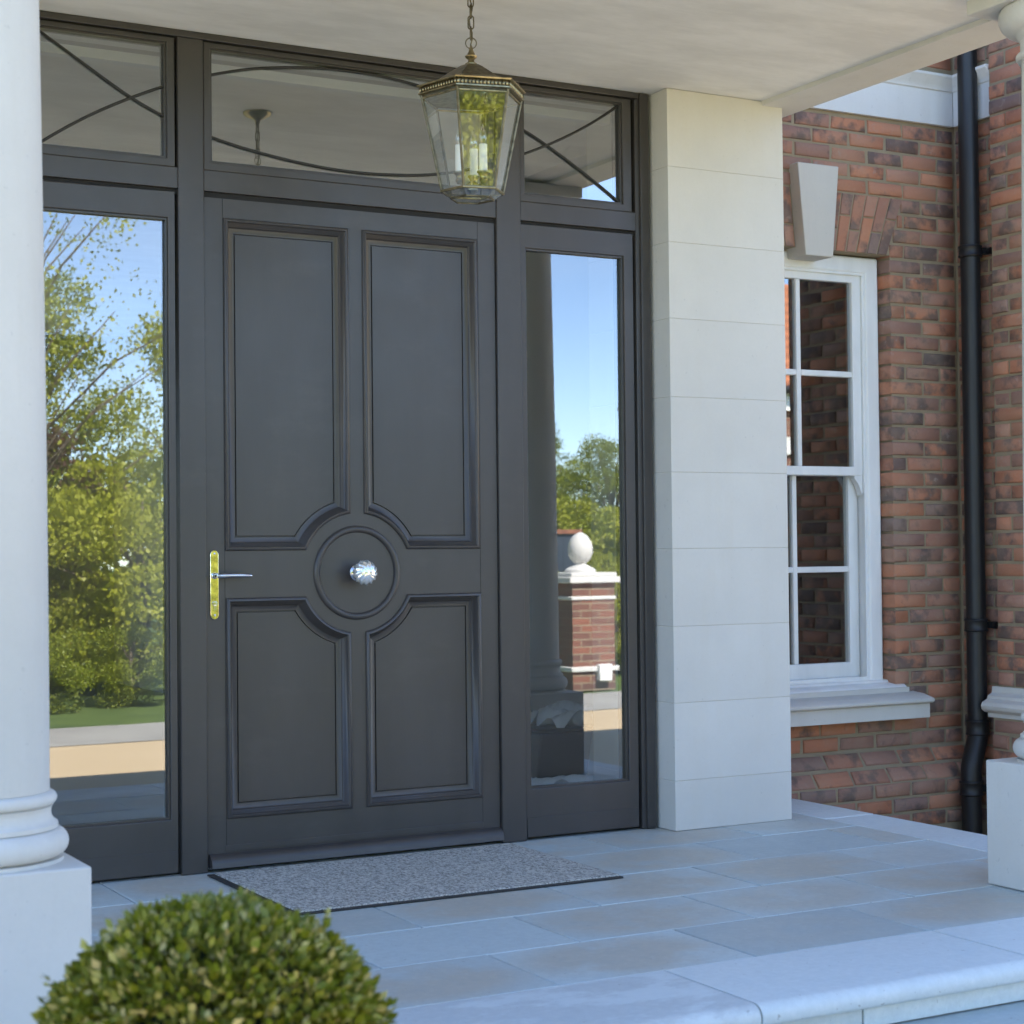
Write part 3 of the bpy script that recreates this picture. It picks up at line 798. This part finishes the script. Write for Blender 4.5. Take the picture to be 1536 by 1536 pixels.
part(MB().add([(2.2,-.85,5.0),(4.9,-.85,5.0),(4.9,.3,5.0),(2.2,.3,5.0),(2.9,.15,5.9),(4.4,.15,5.9)], [(0,1,5,4),(1,2,5),(2,3,4,5),(3,0,4),(3,2,1,0)]), 'roof', M_roof, house)
part(MB().box(-2.431, 1.112, .30, .47, 2.79, 3.45), 'door_head_wall', M_mortar_pale, house)
# stone band with cornice
def band_prof(): return [(0,2.972),(0,3.128),(-.008,3.132),(-.010,3.142),(-.020,3.152),(-.034,3.172),(-.046,3.184),(-.046,3.196),(0.02,3.202),(.02,2.972)]
bp_ = band_prof()
part(MB().prism([(WY-.016+a, z) for a, z in bp_], 1.112, WXC-.018, 'yz'), 'stone_band', M_white_stone, house, bevel=.002)
part(MB().prism([(WXC-.018+a, z) for a, z in bp_], .2065, WY-.016, 'xz'), 'stone_band', M_white_stone, house, bevel=.002)
# window keystone, arch bricks, sills
KX = 1.7175
part(MB().loft([[(KX-.075,y,2.314),(KX+.075,y,2.314),(KX+.112,y,2.714),(KX-.112,y,2.714)] for y in (.42, .60)]), 'keystone', M_key, house, bevel=.004)
def arch_brick(xa0, xa1, xb0, xb1, za, zb, f0, f1):
    # (xa..) at the soffit level, (xb..) at the top; f0..f1 fraction of height used
    L = lambda a, b, f: a+(b-a)*f
    zz0, zz1 = L(za, zb, f0)+.0035, L(za, zb, f1)-.0035
    g = .004; c = .003; y0 = WY+random.gauss(0, .0012)
    o = [(L(xa0,xb0,f0)+g, zz0), (L(xa1,xb1,f0)-g, zz0), (L(xa1,xb1,f1)-g, zz1), (L(xa0,xb0,f1)+g, zz1)]
    i = [(o[0][0]+c,o[0][1]+c),(o[1][0]-c,o[1][1]+c),(o[2][0]-c,o[2][1]-c),(o[3][0]+c,o[3][1]-c)]
    r = part(MB().loft([[(x, .60, z) for x, z in o], [(x, y0+c, z) for x, z in o], [(x, y0, z) for x, z in i]], True, True, True), 'arch_brick', M_brick, house)
    return r
for s in (-1, 1):
    nb = 6
    for k in range(nb):
        a0, a1 = .079+k*(.431-.079)/nb, .079+(k+1)*(.431-.079)/nb
        b0, b1 = .108+k*(.527-.108)/nb, .108+(k+1)*(.527-.108)/nb
        q = [KX+s*v for v in ((a0, a1, b0, b1) if s > 0 else (a1, a0, b1, b0))]
        sp = .62 if k % 2 else .38
        arch_brick(*q, 2.355, 2.619, 0, sp); arch_brick(*q, 2.355, 2.619, sp, 1)
part(MB().box(KX-.44, KX+.44, WY+.006, .60, 2.358, 2.62), 'arch_core', M_mortar, house)
ws = [(.47,.298),(.362,.298),(.362,.362),(.345,.364),(.332,.370),(.330,.380),(.336,.386),(.40,.402),(.47,.408)]
ss = part(MB().prism([(y, z) for y, z in ws], KX-.535, KX+.535, 'yz'), 'stone_sill', M_stone, house, bevel=.002)
part(MB().box(KX-.52, KX+.50, .455, .55, .395, .428), 'sill_upstand', M_stone, house, bevel=.002)
# stone base band on the projecting pier wall
pb = [(RX+.03,.432),(RX-.002,.432),(RX-.004,.405),(RX-.030,.392),(RX-.034,.378),(RX-.062,.366),(RX-.070,.350),(RX-.066,.334),(RX-.050,.322),(RX-.03,.318),(RX-.03,.298),(RX+.03,.298)]
part(MB().prism(pb, PY0, .235, 'xz'), 'base_band', M_stone, house, bevel=.002)

# sash window (a part of the house, its members sub-parts)
FY = .548
win = part(frame_ring(WL+.002, WR-.002, .44, 2.353, WL+.080, WR-.080, .463, 2.281, FY, .66), 'window', M_white, house, bevel=.012, seg=3)
def wsub(mb, name, mat, **k): return sub(mb, name, mat, win, **k)
wsub(MB().prism([(FY-.075,.398),(FY-.085,.410),(FY-.083,.430),(FY-.068,.440),(FY-.020,.446),(FY-.010,.458),(FY+.10,.470),(FY+.10,.398)], WL-.055, WR+.058, 'yz'), 'timber_sill', M_white, bevel=.004)
wsub(frame_ring(WL+.078, WR-.078, .46, 2.284, WL+.092, WR-.092, .475, 2.270, FY+.008, FY+.022), 'staff_bead', M_white, bevel=.003)
def sash(z0, z1, y, ix, top, bot, name):
    x0, x1 = WL+.084, WR-.084
    wsub(frame_ring(x0, x1, z0, z1, WL+ix, WR-ix, z0+bot, z1-top, y, y+.038), name, M_white, bevel=.004)
    wsub(MB().box(KX-.012, KX+.012, y+.004, y+.032, z0+bot, z1-top), 'glazing_bar', M_white, bevel=.004)
    zm = (z0+bot+z1-top)/2
    for a, b in ((WL+ix, KX-.012), (KX+.012, WR-ix)):
        wsub(MB().box(a, b, y+.004, y+.032, zm-.013, zm+.013), 'glazing_bar', M_white, bevel=.004)
        for c, d in ((z0+bot, zm-.013), (zm+.013, z1-top)):
            wsub(MB().box(a, b, y+.018, y+.021, c, d), 'pane', M_glass_win)
sash(1.372, 2.280, FY+.022, .137, .042, .040, 'upper_sash')
sash(.470, 1.412, FY+.066, .137, .040, .068, 'lower_sash')
for x0, x1 in ((WL+.084, WL+.135), (WR-.135, WR-.084)):   # horns below the meeting rail
    mx_ = (x0+x1)/2
    wsub(MB().prism([(x0,1.374),(x1,1.374),(x1,1.30),(x1-.012,1.285),(x1-.014,1.30),(x1-.03,1.335),(x0,1.36)] if x0 > KX else [(x0,1.374),(x1,1.374),(x1,1.36),(x0+.03,1.335),(x0+.014,1.30),(x0+.012,1.285),(x0,1.30)], FY+.024, FY+.058, 'xz'), 'sash_horn', M_white, bevel=.002)
for c in win.children: c.matrix_parent_inverse = Matrix.Identity(4)

# ------------------------------------------------------------------ rainwater downpipe
PX, PY = 2.484, .312
dp = thing('downpipe', 'black round rainwater downpipe in the corner of the brick walls', 'downpipe', (PX, PY, GZ))
part(MB().lathe([(.001,.25),(.044,.25),(.044,3.44),(.001,3.44)], (PX, PY, 0), 28), 'pipe', M_pipe, dp, smooth=True, angle=50)
Q = Vector((-.062, -.02, 0))
part(MB().tube([(PX,PY,.27),(PX,PY,.215),(PX+Q.x*.15,PY+Q.y*.15,.185),(PX+Q.x*.5,PY+Q.y*.5,.140),(PX+Q.x*.85,PY+Q.y*.85,.095),(PX+Q.x,PY+Q.y,.065),(PX+Q.x,PY+Q.y,.0)], .046, 28), 'offset_bend', M_pipe, dp, smooth=True, angle=50)
part(MB().lathe([(.001,GZ),(.044,GZ),(.044,.02),(.001,.02)], (PX+Q.x, PY+Q.y, 0), 28), 'pipe', M_pipe, dp, smooth=True, angle=50)
def collar(x, y, z, h, lug=True):
    c = part(MB().lathe([(.045,-h),(.052,-h+.003),(.054,-h+.008),(.050,-h+.014),(.050,h-.014),(.054,h-.008),(.052,h-.003),(.045,h)], (x, y, z), 28), 'collar', M_pipe, dp, smooth=True, angle=40)
    if lug:
        b = part(MB().box(x+.03, x+.075, y-.05, y-.020, z-.014, z+.014).lathe([(.001,0),(.016,0),(.016,.022),(.001,.022)], (x+.062, y-.045, z), 16, 'y'), 'bracket', M_pipe, dp, smooth=True, angle=40)
collar(PX, PY, 2.372, .028); collar(PX, PY, .700, .030); collar(PX, PY, .245, .036, False); collar(PX+Q.x, PY+Q.y, -.018, .034)

# ------------------------------------------------------------------ hall behind the door and room behind the window
M_wall_in = N('hall_paint').set(col=(.42,.41,.39), rough=.85).m
M_floor_in = N('hall_floor').set(col=(.16,.15,.14), rough=.35).m
def room(x0, x1, y0, y1, z0, z1, nm):
    tag(MB().box(x0, x1, y0, y1, z0-.05, z0).build(nm+'_floor', M_floor_in), kind='structure')
    tag(MB().box(x0, x1, y0, y1, z1, z1+.05).build(nm+'_ceiling', M_plaster), kind='structure')
    tag(MB().box(x0-.05, x0, y0, y1, z0, z1).box(x1, x1+.05, y0, y1, z0, z1).box(x0, x1, y1, y1+.05, z0, z1).build(nm+'_wall', M_wall_in), kind='structure')
tag(MB().box(-2.4, 1.05, .475, 8.95, -.05, 0).build('hall_floor', M_floor_in), kind='structure')
tag(MB().box(-2.4, 1.05, .475, 8.95, 2.86, 2.91).build('hall_ceiling', M_plaster), kind='structure')
tag(MB().box(-2.45, -2.4, .475, 8.95, 0, 2.86).box(1.05, 1.10, .485, 8.95, 0, 2.86).box(-2.4, -2.2, 8.8, 8.95, 0, 2.86).box(-.3, 1.05, 8.8, 8.95, 0, 2.86).box(-2.2, -.3, 8.8, 8.95, 2.4, 2.86).build('hall_wall', M_wall_in), kind='structure')  # unseen opening in the rear wall, added so sunlight brightens the hall
tag(MB().box(-2.432, 1.112, .102, .475, -.05, -.001).build('hall_threshold_floor', M_floor_in), kind='structure')
tag(MB().box(-2.40, -1.874, .101, .474, 0, 2.86).build('hall_side_wall', M_wall_in), kind='structure')
tag(MB().box(-2.43, 1.11, .101, .30, 2.79, 2.86).build('hall_bulkhead_ceiling', M_plaster), kind='structure')
M_cov = N('coving').set(col=(.75,.76,.76), rough=.8).m
tag(MB().box(-1.85, .55, .255, .298, 2.728, 2.762).build('hall_cornice', M_cov), kind='structure')
M_room = N('study_dark').set(col=(.05,.04,.035), rough=.7).m  # one near-black colour for floor, ceiling and walls of the study
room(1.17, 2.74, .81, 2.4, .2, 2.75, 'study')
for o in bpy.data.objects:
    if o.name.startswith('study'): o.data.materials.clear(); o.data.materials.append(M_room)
# things left on the hall floor behind the right sidelight
M_crate = N('black_plastic_crate').set(col=(.03,.03,.032), rough=.6).m
cr = thing('storage_box', 'dark box standing on the hall floor behind the right sidelight', 'box', (.52, .78, 0))
part(MB().loft([[(.40,.66,.002),(.64,.66,.002),(.64,.92,.002),(.40,.92,.002)], [(.43,.64,.31),(.68,.64,.31),(.68,.94,.31),(.43,.94,.31)]]), 'body', M_crate, cr, bevel=.008)
part(MB().box(.42, .69, .63, .95, .312, .325), 'lid', M_crate, cr, bevel=.006)
def cloth(name, label, cx, cy, z, w, d, amp, seed):
    rnd = np.random.default_rng(seed); nx, ny = 22, 18
    ph = rnd.uniform(0, 6, 12); fr_ = rnd.uniform(6, 20, (12, 2))
    vs = []
    for j in range(ny):
        for i in range(nx):
            x, y = (i/(nx-1)-.5), (j/(ny-1)-.5)
            h = sum(math.sin(fr_[k,0]*x+fr_[k,1]*y+ph[k]) for k in range(12))/6
            e = 1+.12*math.sin(7*math.atan2(y, x)+seed)
            vs.append((cx+x*w*e, cy+y*d*e, z+max(.003, amp*(.55+h)*(1-1.6*(x*x+y*y)))))
    fs = [(j*nx+i, j*nx+i+1, (j+1)*nx+i+1, (j+1)*nx+i) for j in range(ny-1) for i in range(nx-1)]
    o = MB().add(vs, fs).build(name, N(name+'_fabric').set(col=(.78,.80,.82), rough=.8).m, smooth=True, angle=0)
    return tag(o, label, 'cloth')
cloth('dust_sheet', 'crumpled white sheet lying on the dark box behind the right sidelight', .68, .76, .326, .40, .30, .085, 3)
pb_ = thing('low_box', 'low flat box on the hall floor right behind the right sidelight', 'box', (.45, .53, 0))
part(MB().box(.26, .66, .46, .60, .002, .115), 'body', M_crate, pb_, bevel=.004)
cloth('crumpled_sheet', 'thin white sheet on the low box at the foot of the right sidelight', .46, .53, .116, .34, .12, .035, 5)

# ------------------------------------------------------------------ clipped box ball in a planter
BX, BY, BZ, BR = -2.2807, -3.111, .272, .260
pot = thing('planter', 'grey planter holding the clipped bush, below the picture edge', 'planter', (BX, BY, GZ))
part(MB().loft([[(BX+sx*w, BY+sy*w, z) for sx, sy in ((-1,-1),(1,-1),(1,1),(-1,1))] for w, z in ((.15,GZ),(.185,.02),(.20,.022),(.20,.055),(.17,.055),(.165,.02))]), 'body', M_key, pot, bevel=.006)
bush = thing('box_ball', 'clipped round box bush with fresh pale tips at the bottom left', 'bush', (BX, BY, .02))
part(MB().tube([(BX,BY,.0),(BX+.01,BY,.15),(BX,BY+.01,.30)], [.022,.018,.010], 10), 'trunk', M_bark, bush, smooth=True)
def leaf_batch(P, Nn, size, asp=.55, tilt=.8, cup=.25, rng=RNG):
    """many small folded leaves (two quads each) at points P, roughly along normals Nn; returns verts, faces arrays"""
    m = len(P)
    t = rng.normal(size=(m, 3)); d = Nn + tilt*t; d /= np.linalg.norm(d, axis=1)[:, None]
    u = np.cross(d, rng.normal(size=(m, 3))); u /= np.linalg.norm(u, axis=1)[:, None]
    w = np.cross(d, u)
    L = (size*rng.uniform(.6, 1.25, m))[:, None]; H = L*asp*.5
    b = P; tip = P + d*L; mid = P + d*L*.5
    l = mid + u*H + w*H*cup; r = mid - u*H + w*H*cup
    V = np.stack([b, r, tip, l], 1).reshape(-1, 3)
    F = np.arange(m*4).reshape(-1, 4)
    return V, F
def mesh_np(name, V, F, mat):
    me = bpy.data.meshes.new(name); k = F.shape[1]
    me.vertices.add(len(V)); me.vertices.foreach_set('co', V.astype(np.float32).ravel())
    me.loops.add(F.size); me.loops.foreach_set('vertex_index', F.astype(np.int32).ravel())
    me.polygons.add(len(F)); me.polygons.foreach_set('loop_start', np.arange(0, F.size, k, dtype=np.int32)); me.polygons.foreach_set('loop_total', np.full(len(F), k, dtype=np.int32))
    me.update(); me.validate(); me.materials.append(mat); return me
# sprigs over the ball: each sprig a tuft of leaves around a short shoot
ns = 4300
d = RNG.normal(size=(ns, 3)); d /= np.linalg.norm(d, axis=1)[:, None]
lump = 1 + .022*np.sin(9*d[:,0]+3)*np.sin(8*d[:,1]+1)*np.sin(7*d[:,2]) + RNG.normal(0, .007, ns)
depth = np.where(RNG.random(ns) < .5, 1.0, RNG.uniform(.82, .985, ns))
base = np.array([BX, BY, BZ]) + d*(BR*lump*depth)[:, None]
Vs, Fs = [], []; nv = 0
per = 9
Pp = np.repeat(base, per, 0); Nr = np.repeat(d, per, 0)
Pp = Pp + RNG.normal(0, .0065, Pp.shape) - Nr*RNG.uniform(0, .018, (len(Pp), 1))
V, F = leaf_batch(Pp, Nr, .0195, .56, .45)
ex = RNG.random(60); de = RNG.normal(size=(5, 3)); de[:, 2] = abs(de[:, 2])+.6; de /= np.linalg.norm(de, axis=1)[:, None]
Pe = np.repeat(np.array([BX,BY,BZ]) + de*(BR+.008), 10, 0); Ne = np.repeat(de, 10, 0)
Pe = Pe + Ne*RNG.uniform(0, .028, (len(Pe), 1)) + RNG.normal(0, .003, Pe.shape)
V2, F2 = leaf_batch(Pe, Ne, .017, .5, .5)
V = np.vstack([V, V2]); F = np.vstack([F, F2+len(V)-len(V2)])
cro = obj('crown', mesh_np('crown', V, F, M_box)); rel(cro, bush)
part(MB().lathe([(.001,-.80*BR)]+[(.80*BR*math.cos(a), .80*BR*math.sin(a)) for a in np.linspace(-1.4,1.4,12)]+[(.001,.80*BR)], (BX,BY,BZ), 24), 'shade_core', N('bush_shade').set(col=(.018,.026,.010), rough=1).m, bush, smooth=True)  # near-black solid ball, painted stand-in for the shade inside the bush

# ------------------------------------------------------------------ garden facing the house (seen in the panes)
def tree_meshes(h, r, clumps, leaves, leafsize, mat, seed, low=.25, limb=1.0):
    rng = np.random.default_rng(seed); rnd = random.Random(seed)
    tk = MB(); tk.tube([(0,0,-.1),(.03*h*.2,0,h*.25),(-.02*h*.2,.02*h,h*.55),(0,0,h*.85)], [.035*h**.7,.028*h**.7,.018*h**.7,.004*h**.7], 9)
    C = []
    for k in range(clumps):
        a = rnd.uniform(0, 2*PI); u = rnd.uniform(low, .98); rad = r*math.sin(PI*min(.98, (u-low*.6)/(1.02-low*.6)))**.6*rnd.uniform(.25, 1)
        c = Vector((rad*math.cos(a), rad*math.sin(a), h*u)); C.append((c, rnd.uniform(.18, .34)*r))
        z0 = h*max(.15, u-.28)
        tk.tube([(0,0,z0), tuple(Vector((c.x*.5, c.y*.5, (z0+c.z)/2+.04*h))), tuple(c)], [.012*limb*h**.7,.008*limb*h**.7,.003*limb*h**.7], 6)
    per = leaves//clumps; Ps = []; Ns = []
    for c, cr_ in C:
        q = rng.normal(size=(per, 3)); q /= np.linalg.norm(q, axis=1)[:, None]
        rr = cr_*rng.uniform(.35, 1.05, per)**.6
        Ps.append(np.array(c)+q*rr[:, None]*np.array([1,1,.75])); Ns.append(q*.6+np.array([0,0,.5]))
    V, F = leaf_batch(np.vstack(Ps), np.vstack(Ns), leafsize, .62, .7, .2, rng)
    tme = bpy.data.meshes.new('trunk'); tme.from_pydata(tk.v, [], tk.f); tme.update(); tme.shade_smooth(); tme.materials.append(M_bark)
    return tme, mesh_np('crown', V, F, mat)
kinds = {
 'leafy': tree_meshes(5.6, 2.0, 46, 26000, .07, M_tree, 11, .12),
 'young': tree_meshes(5.0, 1.9, 40, 24000, .07, M_tree_y, 12, .12),
 'sparse': tree_meshes(6.6, 2.6, 40, 5000, .06, M_tree_y, 13, .35, .45),
 'shrub': tree_meshes(2.1, 1.35, 34, 20000, .06, M_tree_y, 14, .08),
 'shrubd': tree_meshes(1.6, 1.2, 30, 16000, .055, M_tree, 16, .06),
 'copper': tree_meshes(2.6, 1.1, 26, 14000, .055, M_copper, 15, .12)}
def tree(kind, x, y, s, rz, name, label, cat, group=None):
    t = thing(name, label, cat, (x, y, GZ), group, rz); t.scale = (s,)*3
    a, b = kinds[kind]
    obj('trunk', a, None, t); obj('crown', b, None, t); return t
G1 = 'trees mirrored in the door glass'
for i, (k, x, y, s, rz, lb) in enumerate([
    ('leafy', 1.6, -14.5, .78, .4, 'broad green tree mirrored left of centre in the left sidelight'),
    ('young', 4.2, -15.5, .86, 2.1, 'yellow-green tree mirrored at the right of the left sidelight'),
    ('leafy', 7.4, -19.0, .60, 4.0, 'dark green tree mirrored behind the gate pier'),
    ('young', -2.6, -15.8, .95, 1.2, 'yellow-green tree standing opposite the left porch column'),
    ('leafy', 10.5, -18.0, .55, 5.0, 'low green tree mirrored in the right edge of the right sidelight'),
    ('leafy', -6.0, -14.0, .95, 3.0, 'green tree behind the photographer, mirrored in the lantern pane'),
    ('young', -9.5, -12.5, 1.0, .9, 'yellow-green tree mirrored in the lantern pane, farthest left'),
    ('leafy', -8.0, -17.0, 1.1, 2.5, 'tall green tree at the back, mirrored in the lantern pane'),
    ('young', .0, -19.0, 1.0, 5.5, 'yellow-green tree at the very back of the garden'),
    ('leafy', 10.1, -15.4, .50, 2.9, 'small green tree mirrored above the right end of the gate pier'),
    ('leafy', 13.5, -24.0, .7, 1.9, 'green tree behind the tiled outbuilding')]):
    tree(k, x, y, s, rz, 'garden_tree', lb, 'tree', G1)
for x, y, s_, r_ in ((-1,-23,1.5,0),(3.5,-22,1.5,1),(8,-25,1.1,2),(12.5,-27,1.0,3),(-6,-22,1.6,4),(-11,-20,1.6,5),(17,-29,1.0,1.5),(5.8,-17.5,1.2,2.2)):
    tree('shrubd', x, y, s_*1.3, r_, 'backdrop_shrub', 'dark green shrub in the far garden boundary, mirrored behind the trees', 'shrub', 'shrubs of the far garden boundary')
tree('sparse', .9, -11.8, .86, .3, 'sparse_tree', 'thin-leaved tree with bare limbs against blue sky in the left sidelight', 'tree', G1)
G2 = 'shrubs along the lawn, mirrored in the door glass'
for k, x, y, s, rz, nm, lb in [
    ('shrub', .2, -11.4, 1.0, 0, 'bright_shrub', 'bright green shrub mirrored behind the column edge'),
    ('shrub', 2.0, -11.0, 1.05, 2, 'bright_shrub', 'bright green shrub mirrored low in the middle of the left sidelight'),
    ('shrub', 3.6, -11.2, .95, 4, 'bright_shrub', 'bright green shrub mirrored low at the right of the left sidelight'),
    ('shrubd', 1.5, -9.75, .42, 1, 'low_shrub', 'low dark shrub at the lawn edge in the left sidelight'),
    ('shrubd', 2.45, -9.9, .42, 3, 'low_shrub', 'low dark shrub at the lawn edge, right of its neighbour'),
    ('shrubd', .65, -9.5, .42, 5, 'low_shrub', 'low dark shrub at the lawn edge beside the column'),
    ('copper', 1.3, -12.6, .95, 1, 'copper_shrub', 'brown-leaved copper shrub mirrored above the bright shrubs'),
    ('shrubd', 6.7, -12.8, 1.0, 2, 'hedge_shrub', 'dark green shrub mirrored left of the gate pier'),
    ('shrubd', 8.3, -13.0, 1.05, 4, 'hedge_shrub', 'dark green shrub mirrored right of the gate pier'),
    ('shrubd', -2.2, -11.8, 1.2, 3, 'hedge_shrub', 'dark green shrub opposite the left column'),
    ('shrub', -4.6, -11.0, 1.1, 3, 'bright_shrub', 'bright green shrub mirrored low in the lantern'),
    ('shrub', -7.2, -10.4, 1.2, 1, 'bright_shrub', 'bright green shrub behind the photographer, farthest left')]:
    tree(k, x, y, s, rz, nm, lb, 'shrub', G2)

# brick gate pier with stone acorn finial
gx, gy = 5.68, -8.95
gp = thing('gate_pier', 'brick gate pier with white stone cap and acorn finial mirrored in the right sidelight', 'gate pier', (gx, gy, GZ))
GW = .235
part(MB().box(gx-GW, gx+GW, gy-GW, gy+GW, GZ, .74), 'shaft', M_brickwall, gp)
for z0, z1, e in ((.74,.80,.05),(.80,.84,.02),(.58,.615,.012),(-.10,-.05,.03)):
    part(MB().box(gx-GW-e, gx+GW+e, gy-GW-e, gy+GW+e, z0+.0005, z1), 'stone_course', M_white_stone, gp, bevel=.008)
part(MB().lathe([(.001,.90),(.15,.90),(.15,.925),(.11,.95),(.06,.975),(.055,.99),(.07,1.0),(.098,1.03),(.118,1.08),(.122,1.13),(.112,1.185),(.085,1.235),(.05,1.265),(.02,1.282),(.001,1.290)], (gx, gy, -.06), 28), 'finial', M_white_stone, gp, smooth=True, angle=50)
M_navy = N('navy_boards').set(col=(.035,.05,.075), rough=.5).m
part(MB().box(gx+.02, gx+.16, gy+GW+.001, gy+GW+.07, -.19, -.03), 'meter_box', M_white, gp, bevel=.008)
gt_ = thing('timber_gate', 'dark blue boarded gate mirrored behind the gate pier', 'gate', (6.6, -11.6, GZ))
for k in range(6):
    part(MB().box(6.05+k*.2, 6.05+k*.2+.196, -11.62, -11.58, GZ+.05, 1.24), 'board', M_navy, gt_)
part(MB().box(6.02, 7.28, -11.65, -11.55, 1.241, 1.29), 'top_rail', M_roof, gt_)
for x, y, s_, rz, lb in ((5.35,-10.3,.42,1,'low bright shrub mirrored left of the gate pier'), (6.35,-10.5,.46,2,'low bright shrub mirrored right behind the gate pier'), (7.2,-10.7,.60,3,'bright shrub mirrored at the right edge of the right sidelight'), (8.0,-12.3,.85,4,'tall bright shrub mirrored behind the end of the blue gate'), (6.9,-13.2,1.05,5,'bright shrub mirrored above the blue gate'), (9.6,-14.2,1.0,0,'bright shrub mirrored right of the blue gate')):
    tree('shrub', x, y, s_, rz, 'bright_shrub', lb, 'shrub', G2)
# outbuilding with tiled roof
ob = thing('outbuilding', 'brick outbuilding with orange tiled roof mirrored in the sash window', 'building', (19.3, -20, GZ))
part(MB().box(15.5, 23.2, -23, -17.4, GZ, 3.7), 'wall', M_brickwall, ob)
part(MB().box(15.44, 23.26, -17.405, -17.34, 2.65, 2.95), 'string_course', M_white_stone, ob)
part(MB().box(15.44, 23.26, -17.405, -17.30, 3.40, 3.70), 'fascia', M_white, ob)
part(MB().tube([(15.2,-17.15,3.74),(23.5,-17.15,3.74)], .07, 8), 'gutter', M_pipe, ob, smooth=True)
n = N('orange_tiles'); wv = n.new('TexWave', wave_type='BANDS', bands_direction='Z'); wv.inputs['Scale'].default_value = 1.6; n.link(n.pos(), wv.inputs['Vector'])
n.set(col=n.mix(n.math('MULTIPLY', wv.outputs['Fac'], .6), n.ramp(n.noise(n.pos(), 5, 4), [(.3, (.36,.12,.05)), (.7, (.50,.19,.09))]), (.18,.07,.04)), rough=.9); n.bump(wv.outputs['Fac'], .8, .03)
part(MB().add([(15.2,-17.1,3.75),(23.5,-17.1,3.75),(23.5,-23.3,3.75),(15.2,-23.3,3.75),(15.2,-20.2,6.1),(23.5,-20.2,6.1)], [(0,1,5,4),(1,2,5),(2,3,4,5),(3,0,4),(3,2,1,0)]), 'roof', n.m, ob)
